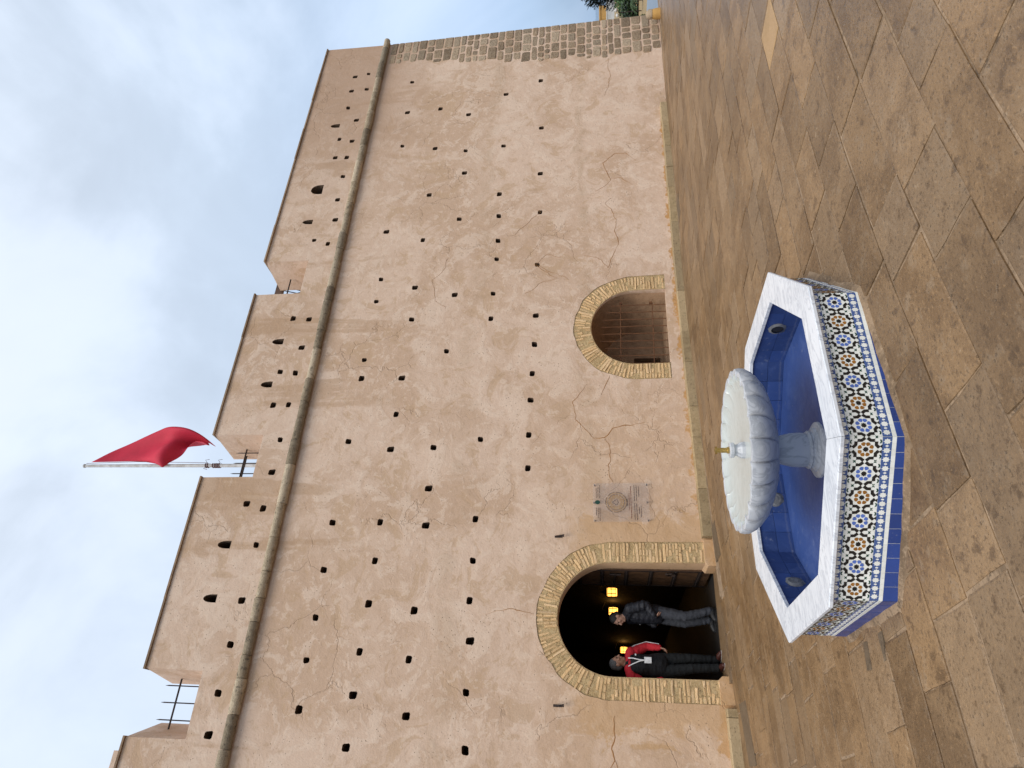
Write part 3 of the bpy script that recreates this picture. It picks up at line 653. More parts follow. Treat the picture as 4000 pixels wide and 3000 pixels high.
for P, w in CR:
    Q = []
    for (a, b), (c, d) in zip(P, P[1:]):
        n = max(2, int(hypot(c - a, d - b) / .04))
        for k in range(n): f = k / n; Q.append((a + (c - a) * f, b + (d - b) * f))
    Q.append(P[-1]); Q = [(x + .09 * noise.noise(Vector((x * 2.2, z * 2.2, 1))) + .03 * noise.noise(Vector((x * 9, z * 9, 1))), z + .09 * noise.noise(Vector((x * 2.2, z * 2.2, 7))) + .03 * noise.noise(Vector((x * 9, z * 9, 7)))) for x, z in Q]; w = w * (.62 if P[0][0] > 9 else .9)
    V = []; m = len(Q)
    for i, (x, z) in enumerate(Q):
        a, b = Q[max(0, i - 1)], Q[min(m - 1, i + 1)]; l = hypot(b[0] - a[0], b[1] - a[1]); nx, nz = -(b[1] - a[1]) / l, (b[0] - a[0]) / l
        ww = w * .5 * min(1, .15 + 3 * min(i, m - 1 - i) / m) * (1 + .7 * noise.noise(Vector((x * 7, z * 7, 4))))
        for s in (-1, 0, 1): V.append((x + nx * ww * s, wy(x, z) - (.006 if s == 0 else -.001), z + nz * ww * s))
    fpart(mesh_obj('filled_crack', V, [(3 * i + k, 3 * i + k + 1, 3 * i + k + 4, 3 * i + k + 3) for i in range(m - 1) for k in (0, 1)], M['crack'], None, True))
# ------------------------------------------------------------------ fountain
fo = empty('fountain', (FC.x, FC.y, 0.0)); tag(fo, 'octagonal mosaic fountain with white marble rim, blue basin and scalloped marble bowl', 'fountain')
A0 = atan2(.545, -1.386)
RO, RI, RB = 1.489, 1.229, 1.426; ZT = 0.403
def pol(r, a, z=0.0): return Vector((r * cos(a), r * sin(a), z))
def face_node(k): return A0 + (k + .5) * pi / 4
HALF = RB * sin(pi / 8); APO = RB * cos(pi / 8)
# marble rim, eight mitred slabs
for k in range(8):
    a, b = A0 + k * pi / 4, A0 + (k + 1) * pi / 4; t = (pol(1, b) - pol(1, a)).normalized() * .0012
    prof = [(RI, ZT - .030), (RI, ZT - .004), (RI + .005, ZT), (RO - .006, ZT), (RO, ZT - .006), (RO, ZT - .024), (RO - .005, ZT - .030)]; n = len(prof)
    V = [pol(r, a, z) + t for r, z in prof] + [pol(r, b, z) - t for r, z in prof]
    mesh_obj('rim_slab', V, [tuple(range(n)), tuple(range(2 * n - 1, n - 1, -1))] + [(i, (i + 1) % n, n + (i + 1) % n, n + i) for i in range(n)], M['marble'], fo)
mb = MB()
ri = [pol(RI + .035, A0 + k * pi / 4) for k in range(8)]; ro = [pol(RB - .014, A0 + k * pi / 4) for k in range(8)]
for P in (ri, ro):
    mb.add([(p.x, p.y, -.25) for p in P] + [(p.x, p.y, ZT - .031) for p in P], [(i, (i + 1) % 8, 8 + (i + 1) % 8, 8 + i) for i in range(8)])
mb.add([(p.x, p.y, ZT - .031) for p in ri + ro], [(i, (i + 1) % 8, 8 + (i + 1) % 8, 8 + i) for i in range(8)])
mb.build('basin_core', M['grout'], fo)
mb = MB(); mb.add([pol(RI + .04, A0 + k * pi / 4, .09) for k in range(8)], [tuple(range(8))]); mb.build('basin_floor', M['t_basin'], fo)
fr = random.Random(12)
for k in range(8):       # glazed tiles lining the basin
    ang = face_node(k); ap = (RI + .022) * cos(pi / 8); hl = (RI + .022) * sin(pi / 8)
    for c in range(5):
        for r_ in range(2):
            u0 = -hl + 2 * hl * c / 5 + .0016; u1 = -hl + 2 * hl * (c + 1) / 5 - .0016; z0 = .09 + .142 * r_ + .0016; z1 = .09 + .142 * (r_ + 1) - .0016
            tl = fr.uniform(0, .0015); mb = MB(); mb.box((u0, -.006, z0), (u1, .012, z1))
            o = mb.build('basin_tile', M['t_basin'], fo); o.location = pol(ap + tl, ang); o.rotation_euler = (0, 0, ang - pi / 2)
# mosaic panels
U = 2 * HALF / 7; ZC = .2345; ZH = .0925
def flat_piece(P, thick=.0016):
    n = len(P); V = [(x, 0, z) for x, z in P] + [(x, thick, z) for x, z in P]
    return V, [tuple(range(n, 2 * n))] + [(i, (i + 1) % n, n + (i + 1) % n, n + i) for i in range(n)]
def star8(r, q, n=8, ph=0.0): return [((r if i % 2 == 0 else q) * cos(ph + i * pi / n), (r if i % 2 == 0 else q) * sin(ph + i * pi / n)) for i in range(2 * n)]
def thick_line(P, w):
    L, R_ = [], []
    for i, p in enumerate(P):
        a, b = P[max(0, i - 1)], P[min(len(P) - 1, i + 1)]; d = Vector((b[0] - a[0], b[1] - a[1])).normalized()
        L.append((p[0] - d.y * w, p[1] + d.x * w)); R_.append((p[0] + d.y * w, p[1] - d.x * w))
    return L + R_[::-1]
PIECES = []     # (name, material or None for rosette colour, polygon in units of one repeat)
PIECES.append(('star_tile', 't_black', star8(.112, .082)))
for i in range(8):
    a = pi / 8 + i * pi / 4; K = [(.142, 0), (.185, .055), (.238, .084), (.285, .058), (.303, 0), (.285, -.058), (.238, -.084), (.185, -.055)]
    PIECES.append(('petal_tile', None, [(x * cos(a) - y * sin(a), x * sin(a) + y * cos(a)) for x, y in K]))
for sx in (-1, 1):
    for sy in (-1, 1):
        o_ = lambda P: [(sx * x, sy * y) for x, y in P] if sx * sy > 0 else [(sx * x, sy * y) for x, y in P][::-1]
        PIECES.append(('strap_tile', 't_black', o_(thick_line([(.365, .315), (.365, .165), (.465, .045)], .060))))
        PIECES.append(('strap_tile', 't_black', o_(thick_line([(.315, .375), (.175, .375), (.065, .485)], .060))))
        PIECES.append(('corner_tile', 't_black', o_([(.040, .592), (.200, .592), (.120, .505)])))
        PIECES.append(('arrow_tile', 't_green', o_([(.235, .505), (.305, .540), (.385, .505), (.385, .565), (.305, .592), (.235, .565)])))
        PIECES.append(('arrow_tile', 't_green', o_([(.435, .335), (.497, .350), (.497, .420), (.435, .440), (.462, .385)])))
        PIECES.append(('pale_star_tile', 't_white', o_([(x + .497, y + .505) for x, y in star8(.088, .068) if x <= 0.001])))
def oriented(P):
    ar = sum(P[i][0] * P[(i + 1) % len(P)][1] - P[(i + 1) % len(P)][0] * P[i][1] for i in range(len(P)))
    return P if ar > 0 else P[::-1]
def poly_mesh(name, P, mat):
    V, F = flat_piece([(x, z) for x, z in oriented(P)]); me = bpy.data.meshes.new(name); me.from_pydata(V, [], F); me.materials.append(M[mat])
    bm = bmesh.new(); bm.from_mesh(me); bmesh.ops.recalc_face_normals(bm, faces=bm.faces); bm.to_mesh(me); bm.free(); return me
PM = []
for nm, mt, P in PIECES:
    Q = [(x * U, y * U) for x, y in P]
    PM.append((nm, [poly_mesh(nm, Q, c) for c in ((mt, mt) if mt else ('t_blue', 't_ochre'))]))
STAR_S = poly_mesh('border_star_tile', star8(.0185, .0135), 't_white')
LENS = [(.0055 * cos(a), .0095 * sin(a)) for a in [i * pi / 4 for i in range(8)]]
NS = 19
for k in range(8):
    ang = face_node(k); near = k in (1, 2)
    mb = MB(); mb.box((-HALF + .001, -.02, .0855), (HALF - .001, 0, ZT - .031)); panel = mb.build('mosaic_panel', M['t_white'], fo)
    panel.location = pol(APO, ang); panel.rotation_euler = (0, 0, ang - pi / 2)
    lens = MB()
    for zc, hz in (((.327 + .372) / 2, .0225), ((.0855 + .142) / 2, .0283)):
        mb = MB(); mb.box((-HALF + .001, .0002, zc - hz + .001), (HALF - .001, .0011, zc + hz - .001)); mb.build('border_band', M['t_cobalt'], panel)
        for i in range(NS):
            x = -HALF + 2 * HALF * (i + .5) / NS
            if near: link('border_star_tile', STAR_S, panel, (x, .0009, zc), None, (1, 1, min(1.15, hz / .0185)))
            else: V, F = flat_piece([(a + x, b + zc) for a, b in star8(.0185, .0135)], .0025); lens.add(V, F)
            if i < NS - 1:
                V, F = flat_piece([(a + x + HALF / NS, b + zc) for a, b in LENS], .0024); lens.add(V, F)
            V, F = flat_piece([(x - .0008, zc - hz + .002), (x + .0008, zc - hz + .002), (x + .0008, zc + hz - .002), (x - .0008, zc + hz - .002)], .0015); lens.add(V, F)
    tag(lens.build('border_drop_tiles', M['t_white'], panel), kind='stuff')
    mats = ['t_black', 't_green', 't_white', 't_blue', 't_ochre']; joined = MB()
    for i in range(7):
        x = -HALF + U * (i + .5); col = (i + k) % 2          # alternate blue and ochre, carried round the corner
        for (nm, ms), (_, mt, P) in zip(PM, PIECES):
            if near: link(nm, ms[col], panel, (x + fr.uniform(-.0011, .0011), .0002 + fr.uniform(0, .0006), ZC + fr.uniform(-.0011, .0011)), (fr.uniform(-.005, .005), fr.uniform(-.02, .02), fr.uniform(-.005, .005)))
            else:
                V, F = flat_piece(oriented([(a * U, b * U) for a, b in P])); joined.add([(v[0] + x, v[1] + .0002, v[2] + ZC) for v in V], F, mats.index(mt or ('t_blue', 't_ochre')[col]))
    if not near: tag(joined.build('mosaic_tiles', None, panel, False, [M[q] for q in mats]), kind='stuff')
    mb = MB(); mb.box((-HALF - .0008, -.0195, -.099), (HALF + .0008, .0012, .0852)); o = mb.build('grout_bed', M['t_white'], fo); o.location = panel.location; o.rotation_euler = panel.rotation_euler
    nt = 11
    for i in range(nt):
        x0 = -HALF - .001 + 2 * (HALF + .001) * i / nt + .0017; x1 = -HALF - .001 + 2 * (HALF + .001) * (i + 1) / nt - .0017
        mb = MB(); mb.box((x0, -.015, -.098), (x1, .004 + fr.uniform(0, .0012), .0615)); o = mb.build('base_tile', M['t_base'], fo); o.location = panel.location; o.rotation_euler = panel.rotation_euler
    nt = 28
    for i in range(nt):
        x0 = -HALF + 2 * HALF * i / nt + .0006; x1 = -HALF + 2 * HALF * (i + 1) / nt - .0006
        mb = MB(); mb.box((x0, -.015, .0630), (x1, .003 + fr.uniform(0, .0008), .0850)); o = mb.build('strip_tile', M['t_white'], fo); o.location = panel.location; o.rotation_euler = panel.rotation_euler
# mortar smeared round the foot
V = []; F = []; n = 160
for i in range(n):
    th = A0 + 2 * pi * i / n; fa = ((th - A0) % (pi / 4)) - pi / 8; base = APO / cos(fa)
    w = .022 + .05 * (noise.noise(Vector((cos(th) * 4, sin(th) * 4, 0))) + .5)
    for r, z in ((base - .01, .020), (base + .012, .016 + .01 * noise.noise(Vector((cos(th) * 9, sin(th) * 9, 2)))), (base + w, .006), (base + w + .03, -.012)):
        X, Y = FC.x + r * cos(th), FC.y + r * sin(th); V.append((r * cos(th), r * sin(th), gz(X, Y) + z))
for i in range(n):
    for q in range(3): F.append((4 * i + q, 4 * i + q + 1, 4 * ((i + 1) % n) + q + 1, 4 * ((i + 1) % n) + q))
mesh_obj('mortar_skirt', V, F, M['mortar'], fo, True)
# lamps and outlet set in the basin sides
for k, off, z, kind in ((4, .43, .258, 'outlet'), (7, .55, .229, 'lamp'), (6, .46, .192, 'lamp')):
    ang = face_node(k); ap = (RI + .022) * cos(pi / 8) - .007; hl = RI * sin(pi / 8)
    ring = MB(); n = 20; rr = [(.078 + .016 * noise.noise(Vector((cos(i * pi / 10) * 2, sin(i * pi / 10) * 2, k)))) for i in range(n)]
    ring.add([(.052 * cos(2 * pi * i / n), .012, .052 * sin(2 * pi * i / n)) for i in range(n)] + [(rr[i] * cos(2 * pi * i / n), 0, rr[i] * sin(2 * pi * i / n)) for i in range(n)], [(i, (i + 1) % n, n + (i + 1) % n, n + i) for i in range(n)])
    o = ring.build('basin_' + kind, M['cement'], fo, True); o.location = pol(ap, ang, z) + pol(1, ang - pi / 2) * (hl * (1 - 2 * off)); o.rotation_euler = (0, 0, ang + pi / 2)
    dsk = MB(); dsk.add([(.053 * cos(2 * pi * i / n), .004 if kind == 'outlet' else .010, .053 * sin(2 * pi * i / n)) for i in range(n)], [tuple(range(n))])
    if kind == 'lamp':
        dsk.add([(.026 * cos(2 * pi * i / n), .013, .03 * sin(2 * pi * i / n)) for i in range(n)], [tuple(range(n))])
    dsk.build('opening' if kind == 'outlet' else 'lens', M['dark'] if kind == 'outlet' else M['cement'], o)
# pedestal and bowl
mb = MB(); mb.lathe([(.225, .088), (.222, .108), (.205, .118), (.178, .124), (.170, .140), (.150, .150), (.147, .163), (.154, .172), (.147, .182), (.137, .19), (.139, .25), (.134, .31), (.120, .37), (.108, .415), (.118, .455), (.15, .475)], 48)
smooth_by_angle(mb.build('pedestal', M['marble_bowl'], fo), 38)
NL = 22
def lobe(th, i):
    k = [0, .25, .6, .85, 1, 1, 1, 1, .95, .8, .35, .08, 0, 0][min(i, 13)]
    g = abs(cos(NL * th / 2)) ** .42
    return 1 + k * .085 * (g - .8)
prof = [(.10, .452), (.26, .462), (.42, .492), (.545, .545), (.622, .610), (.652, .665), (.656, .705), (.650, .735), (.632, .742), (.612, .735), (.585, .712), (.50, .685), (.25, .668), (.02, .664)]
mb = MB(); mb.lathe(prof, 264, 0, lobe); n = 264
for i in range(len(mb.F)): mb.M[i] = 1 if i >= n * 9 and i < n * 13 else 0
mb.M[-1] = 1
bowl = mb.build('bowl', None, fo, True, [M['marble_bowl'], M['bowl_in']]); smooth_by_angle(bowl, 48)
mb = MB(); mb.lathe([(.075, .662), (.07, .69), (.048, .725), (.05, .74), (.066, .752), (.066, .776), (.058, .782)], 8); mb.build('nozzle_socket', M['marble_bowl'], fo)
mb = MB(); mb.lathe([(.027, .780), (.027, .800), (.021, .804), (.021, .872), (.031, .878), (.031, .898), (.014, .899), (.012, .88)], 20); smooth_by_angle(mb.build('nozzle', M['brass'], fo), 40)

# ------------------------------------------------------------------ plaque, brackets
acr, t = new_mat('clear_acrylic')
tr = t.n('ShaderNodeBsdfTransparent', {'Color': (0.985, 0.985, 0.99)}).outputs[0]; gl = t.n('ShaderNodeBsdfGlossy', {'Color': (1, 1, 1), 'Roughness': 0.12}).outputs[0]
df = t.n('ShaderNodeBsdfDiffuse', {'Color': (0.78, 0.72, 0.68)}).outputs[0]
mx = t.n('ShaderNodeMixShader', {0: 0.06, 1: tr, 2: df}).outputs[0]; mx = t.n('ShaderNodeMixShader', {0: t.math('MULTIPLY', t.n('ShaderNodeFresnel', {'IOR': 1.45}).outputs[0], 0.2), 1: mx, 2: gl}).outputs[0]
t.t.links.new(mx, t.n('ShaderNodeOutputMaterial').inputs[0])
M['ink'] = simple('dark_ink', (0.05, 0.035, 0.03), None, 30, 0.6); M['ink_red'] = simple('brown_red_ink', (0.22, 0.07, 0.035), None, 30, 0.6)
M['ink_gold'] = simple('gold_ink', (0.42, 0.25, 0.09), (0.33, 0.18, 0.06), 20, 0.6); M['ink_green'] = simple('green_enamel', (0.012, 0.06, 0.035), None, 30, 0.35)
M['steel'] = simple('steel', (0.30, 0.28, 0.26), None, 30, 0.35, 0.05, 1.0)
PX, PZ, PW, PH = 4.44, 1.495, .74, 1.01
pq = empty('plaque', (PX, wy(PX, PZ), PZ), (-math.atan(BAT), 0, 0)); tag(pq, 'clear acrylic plaque with round emblem and dark lettering between gate and window', 'plaque')
mb = MB(); mb.box((-PW / 2, -.052, -PH / 2), (PW / 2, -.044, PH / 2)); mb.build('panel', acr, pq)
for x, z in ((-.34, .475), (0, .49), (.34, .475), (-.34, -.475), (0, -.47), (.34, -.475)):
    mb = MB(); mb.tube([(x, .012, z), (x, -.060, z)], .011, 10); mb.build('stand_off', M['steel'], pq)
def text_line(x0, x1, z, h, mat, seed):
    h *= .68
    r = random.Random(seed); mb = MB(); x = x0; y = -.0545
    while x < x1 - .004:                  # short pen strokes set close, like a line of print seen from afar
        w = r.uniform(.006, .014); hh = h * r.uniform(.75, 1.3); zb = z + r.uniform(-.1, .15) * h
        mb.box((x, y, zb - hh * .3), (min(x + w, x1), y + .0012, zb + hh * .3)); mb.box((x, y, zb - h * .2), (min(x + w + .003, x1), y + .0011, zb + h * .2)); x += w + .002
        if r.random() < .16: x += h * .45
    mb.build('text_line', mat, pq)
sd = 0
for side in (-1, 1):
    for i in range(3):
        a, b = (-.35 + .05 * (2 - i) , -.10) if side < 0 else (.085, .33 - .03 * (2 - i)); text_line(a, b, .445 - i * .032, .022, M['ink'], sd); sd += 1
for i, (w, m_) in enumerate(((.07, 'ink'), (.17, 'ink_red'), (.31, 'ink_red'))): text_line(-w, w, -.115 - i * .034, .024, M[m_], sd); sd += 1
for i in range(2): text_line(-.34, -.02, -.245 - i * .038, .024, M['ink'], sd); sd += 1; text_line(.02, .335, -.245 - i * .038, .024, M['ink'], sd); sd += 1
text_line(-.22, -.09, -.325, .022, M['ink'], sd); text_line(-.28, -.07, -.36, .022, M['ink'], sd + 1); text_line(.10, .30, -.325, .022, M['ink'], sd + 2)
def ring_flat(name, r0, r1, zc, mat, par, gap=0, y=-.0545, n=48, sq=1.0):
    mb = MB(); V = []; 
    for i in range(n): a = 2 * pi * i / n; V += [(r0 * cos(a), y, zc + r0 * sq * sin(a)), (r1 * cos(a), y, zc + r1 * sq * sin(a))]
    F = [(2 * i, 2 * i + 1, 2 * ((i + 1) % n) + 1, 2 * ((i + 1) % n)) for i in range(n) if not gap or (i % gap)]
    mb.add(V, F); return mb.build(name, mat, par)
em = ring_flat('emblem', .188, .196, .085, M['ink'], pq, 7)
for r0, r1, m_, g in ((.172, .180, 'ink_gold', 0), (.148, .154, 'ink', 9), (.125, .140, 'ink_gold', 5), (.098, .108, 'ink_gold', 0), (.078, .085, 'ink_gold', 6)): ring_flat('emblem_ring', r0, r1, .085, M[m_], em, g)
mb = MB(); P = thick_line([(-.045, .055), (-.045, .09), (-.02, .125), (0, .16), (.02, .125), (.045, .09), (.045, .055), (.015, .06), (0, .035), (-.015, .06), (-.045, .055)], .004)
mb.add([(x, -.0546, z) for x, z in P], [(i, i + 1, len(P) - 2 - i, len(P) - 1 - i) for i in range(len(P) // 2 - 1)]); mb.build('emblem_mark', M['ink'], em)
mb = MB(); n = 24; mb.add([(.040 * cos(2 * pi * i / n), -.0546, .425 + .048 * sin(2 * pi * i / n)) for i in range(n)], [tuple(range(n))]); mb.build('round_logo', M['ink_green'], pq)
for x, z, lab in ((3.81, 2.63, 'small black iron bracket on the plaster right of the gate arch'), (1.03, 2.60, 'small black iron bracket on the plaster left of the gate arch')):
    y = wy(x, z); br = empty('wall_bracket', (x, y, z)); tag(br, lab, 'bracket', 'brackets either side of the gate')
    mb = MB(); mb.box((-.018, -.008, -.07), (.018, .012, .07)); mb.build('back_plate', M['iron'], br)
    mb = MB(); mb.tube([(0, -.006, .05), (0, -.05, .03), (0, -.075, -.03), (0, -.07, -.075)], [.009, .011, .012, .016], 8); mb.build('arm', M['iron'], br)
    mb = MB(); mb.tube([(0, -.07, -.07), (0, -.07, -.105)], [.02, .026], 10); mb.build('holder', M['iron'], br)

# ------------------------------------------------------------------ lanterns in the passage
em_, t = new_mat('lit_lantern_glass')
e = t.n('ShaderNodeEmission', {'Color': (1.0, 0.43, 0.07, 1), 'Strength': 2.6}); t.t.links.new(e.outputs[0], t.n('ShaderNodeOutputMaterial').inputs[0])
eb_, t = new_mat('lantern_bulb')
e = t.n('ShaderNodeEmission', {'Color': (1.0, 0.74, 0.32, 1), 'Strength': 9.0}); t.t.links.new(e.outputs[0], t.n('ShaderNodeOutputMaterial').inputs[0])
for y, z, lab in ((16.5, 1.67, 'lit amber wall lantern in the passage, nearest the gate leaf'), (18.6, 1.63, 'lit amber wall lantern in the passage beside the head of the man in grey jeans'), (24.6, 1.25, 'lit amber wall lantern in the passage beside the man in the red-sleeved jacket, farthest in')):
    x = {16.5: .2354, 18.6: .209, 24.6: .158}[y] * y; ln = empty('wall_lantern', (x, y, z)); tag(ln, lab, 'lantern', 'lanterns along the passage')
    mb = MB(); mb.lathe([(.085, -.13), (.10, -.10), (.10, .085), (.085, .10)], 6); mb.build('glass', em_, ln)
    mb = MB(); mb.lathe([(.018, -.02), (.034, .02), (.034, .06), (.012, .098)], 12); mb.build('bulb', eb_, ln)
    mb = MB()
    for i in range(6): a = i * pi / 3; mb.tube([(.103 * cos(a), .103 * sin(a), -.105), (.103 * cos(a), .103 * sin(a), .09)], .010, 5)
    for zz in (-.10, .0, .088):
        for i in range(6): a = i * pi / 3; b = a + pi / 3; mb.tube([(.104 * cos(a), .104 * sin(a), zz), (.104 * cos(b), .104 * sin(b), zz)], .006, 5)
    mb.build('frame', M['iron'], ln)
    mb = MB(); mb.lathe([(.125, .10), (.10, .125), (.05, .17), (.02, .20), (.012, .25)], 6); mb.build('cap', M['iron'], ln)
    mb = MB(); mb.tube([(0, 0, .24), (.08, 0, .27), (4.15 - x, 0, .18)], .012, 6); mb.build('arm', M['iron'], ln)
    pl = bpy.data.lights.new('lantern_light', 'POINT'); pl.energy = 1.6; pl.color = (1.0, .55, .16); pl.shadow_soft_size = .06
    lo = bpy.data.objects.new('lantern_light', pl); COL.objects.link(lo); lo.parent = ln; lo.location = (0.135, 0, -.02)

# ------------------------------------------------------------------ flag pole, flag, railings
PXX, PYY = 6.11, 14.14
fp = empty('flagpole', (PXX, PYY, SILL)); tag(fp, 'white painted flagpole rising behind the middle crenel', 'flagpole')
mb = MB(); mb.tube([(0, 0, -.7), (0, 0, 3.0), (0, 0, 5.55)], [.045, .042, .036], 14); smooth_by_angle(mb.build('pole', M['white_paint'], fp))
mb = MB(); mb.lathe([(.02, 5.53), (.046, 5.545), (.05, 5.575), (.03, 5.60)], 14); smooth_by_angle(mb.build('finial', M['white_paint'], fp))
M['rope'] = simple('halyard', (0.16, 0.06, 0.05), (0.10, 0.04, 0.035), 30, 0.9)
mb = MB(); zk = [2.9, 2.2, 1.9, 1.6]
mb.tube([(.045, -.05, 5.5), (.085, -.05, 4.2), (.06, -.05, 2.6), (.05, -.05, 2.3)], .006, 5)
for z in (2.28, 2.33, 2.02, 2.06, 2.10, 2.15, 1.98): mb.tube([(.052 * cos(a), .052 * sin(a), z + .006 * a) for a in [i * pi / 6 for i in range(13)]], .010, 5)
for z, s in ((2.31, 1), (2.30, -1), (1.98, 1)): mb.tube([(.04 * s, -.05, z), (.11 * s, -.08, z + .05), (.13 * s, -.07, z - .04)], .006, 5)
mb.build('halyard', M['rope'], fp)
def curve(P, t):
    n = len(P) - 1; f = t * n; i = min(int(f), n - 1); f -= i
    p0, p1, p2, p3 = P[max(i - 1, 0)], P[i], P[i + 1], P[min(i + 2, n)]
    return [0.5 * (2 * b + (c - a) * f + (2 * a - 5 * b + 4 * c - d) * f * f + (3 * b - a - 3 * c + d) * f ** 3) for a, b, c, d in zip(p0, p1, p2, p3)]
TOPC = [(6.19, 14.28), (6.53, 13.85), (6.81, 13.25), (6.99, 12.69), (7.05, 12.35), (7.01, 11.92), (6.90, 11.58), (6.74, 11.33)]
BOTC = [(6.22, 12.70), (6.10, 12.42), (6.02, 12.28), (6.20, 12.18), (6.40, 12.00), (6.58, 11.84), (6.68, 11.62), (6.63, 11.36)]
V = []; nu, nv = 48, 26
for i in range(nu + 1):
    for j in range(nv + 1):
        u, v = i / nu, j / nv; a = curve(TOPC, u); b = curve(BOTC, u)
        x = a[0] + (b[0] - a[0]) * v; z = a[1] + (b[1] - a[1]) * v
        yy = .20 * sin(u * 7.5 + v * 3.0) * (u ** .6) + .14 * sin(v * 7.5 - u * 5 + 1.0) * u ** .8 + .05 * sin(13 * (u + .6 * v)) * u ** .5
        V.append((x - PXX, yy - .05, z - 11))
flag = mesh_obj('flag', V, [(i * (nv + 1) + j, (i + 1) * (nv + 1) + j, (i + 1) * (nv + 1) + j + 1, i * (nv + 1) + j + 1) for i in range(nu) for j in range(nv)], M['flag'], None, True, None, (PXX, PYY, 11))
sm = flag.modifiers.new('thickness', 'SOLIDIFY'); sm.thickness = .004; tag(flag, 'plain red flag drooping from the white flagpole above the wall', 'flag')
def railing(xa, xb, yf, n, rails, top, lab):
    rl = empty('iron_railing', ((xa + xb) / 2, yf, SILL)); tag(rl, lab, 'railing', 'iron railings in the crenels'); w = (xb - xa) / 2
    for z, dy in rails:
        mb = MB(); mb.tube([(-w, dy, z), (w, dy, z)], .017, 8); mb.build('rail', M['iron'], rl)
    for i in range(n):
        x = -w + 2 * w * (i + .5) / n + .02; mb = MB(); mb.tube([(x, 0, -.01), (x, 0, top - .07), (x, 0, top)], [.011, .011, .001], 7); mb.build('spike', M['iron'], rl)
    return rl
railing(.42, 1.27, DP + .55, 3, [(.70, .018)], .98, 'rusty iron rail with three spikes in the leftmost crenel')
railing(5.2, 5.92, DP + .55, 3, [(.62, .018), (.74, .28)], .85, 'double iron rail with three spikes in the crenel in front of the flagpole')
rl = railing(9.92, 10.62, DP + .55, 0, [(.66, .018)], .9, 'iron bar and lattice screen in the crenel right of the flag')
for k in range(7):
    for s in (-1, 1):
        mb = MB(); x = -.3 + k * .11; mb.tube([(x, .45, .25), (x + s * .22, .45, 1.05)], .013, 5); mb.build('lattice_bar', M['iron'], rl)
mb = MB(); mb.box((-.36, .42, 1.05), (.62, .5, 1.25)); mb.build('lattice_beam', M['wood'], rl)
# ------------------------------------------------------------------ people
def skin_mat(name, a, b):
    m, t = new_mat(name); co = t.n('ShaderNodeNewGeometry').outputs['Position']; n = t.noise(co, 18, 5, .6)
    return finish(m, t, t.mix(n, a, b), 0.5, n, 0.05, 0.003, 0.4)
def cloth(name, a, rough=0.85, scale=30): return simple(name, a, tuple(x * .7 for x in a), scale, rough, .35, 0, .3, 0, .006)
class Org:
    def __init__(s): s.mb = MB()
    def cap(s, p, q, r0, r1, n=12):
        p, q = Vector(p), Vector(q); d = (q - p); L = d.length or 1e-4; d /= L
        P = []; R_ = []
        for i in range(4): a = pi / 2 * (1 - i / 4); P.append(p - d * r0 * sin(a)); R_.append(max(r0 * cos(a), r0 * .06))
        P += [p, q]; R_ += [r0, r1]
        for i in range(1, 5): a = pi / 2 * i / 4; P.append(q + d * r1 * sin(a)); R_.append(max(r1 * cos(a), r1 * .06))
        s.mb.tube(P, R_, n)
    def chain(s, pts):
        for (p, r), (q, k) in zip(pts, pts[1:]): s.cap(p, q, r, k)
    def ell(s, c, r, rot=None):
        V = []; n = 14; F = []; m = 9
        for i in range(1, m):
            a = pi * i / m - pi / 2
            for k in range(n): V.append(Vector((r[0] * cos(a) * cos(2 * pi * k / n), r[1] * cos(a) * sin(2 * pi * k / n), r[2] * sin(a))))
        V += [Vector((0, 0, -r[2])), Vector((0, 0, r[2]))]
        for i in range(m - 2): F += [(i * n + k, i * n + (k + 1) % n, (i + 1) * n + (k + 1) % n, (i + 1) * n + k) for k in range(n)]
        F += [(len(V) - 2, (k + 1) % n, k) for k in range(n)] + [(len(V) - 1, (m - 2) * n + k, (m - 2) * n + (k + 1) % n) for k in range(n)]
        s.mb.add([(rot @ v if rot else v) + Vector(c) for v in V], F)
    def build(s, name, mat, parent, voxel=.009, it=4, wr=0.0):
        o = s.mb.build(name, mat, parent, True)
        r = o.modifiers.new('r', 'REMESH'); r.mode = 'VOXEL'; r.voxel_size = voxel; r.use_smooth_shade = True
        k = o.modifiers.new('s', 'SMOOTH'); k.factor = .5; k.iterations = it
        dg = bpy.context.evaluated_depsgraph_get(); me = bpy.data.meshes.new_from_object(o.evaluated_get(dg)); o.modifiers.clear(); o.data = me
        if wr:      # cloth creases
            NR = [v.normal.copy() for v in me.vertices]
            for v, nr in zip(me.vertices, NR):
                p = v.co.copy(); k = noise.noise(Vector((p.x * 9, p.y * 9, p.z * 22))) + .6 * noise.noise(Vector((p.x * 24, p.y * 24, p.z * 38 + 4)))
                v.co = p + nr * (wr * k)
        me.materials.clear(); me.materials.append(mat); me.polygons.foreach_set('use_smooth', [True] * len(me.polygons)); return o
def hand(B, w, d, side, palm_n, sc=1.0):       # palm, four unequal bent fingers and a thumb from the palm's side
    d = Vector(d).normalized(); pn = Vector(palm_n).normalized(); lat = d.cross(pn).normalized() * side
    w = Vector(w); k = w + d * .085 * sc
    for i, o in enumerate((-.026, -.009, .009, .026)): B.cap(w + lat * o * .6, k + lat * o, .013, .0105)
    for o, L in ((-.029, .058), (-.010, .072), (.010, .076), (.029, .066)):
        a = k + lat * o; b = a + (d * .8 + pn * .45).normalized() * L * .55; c = b + (d * .25 + pn).normalized() * L * .5
        B.cap(a, b, .0095, .0085); B.cap(b, c, .0085, .0075)
    a = w + d * .025 + lat * .028; b = a + (d * .6 + lat * .8 + pn * .3).normalized() * .045; c = b + (d + pn * .6).normalized() * .035
    B.cap(a, b, .013, .0105); B.cap(b, c, .0105, .009)
def rotz(a): return Matrix.Rotation(a, 3, 'Z')
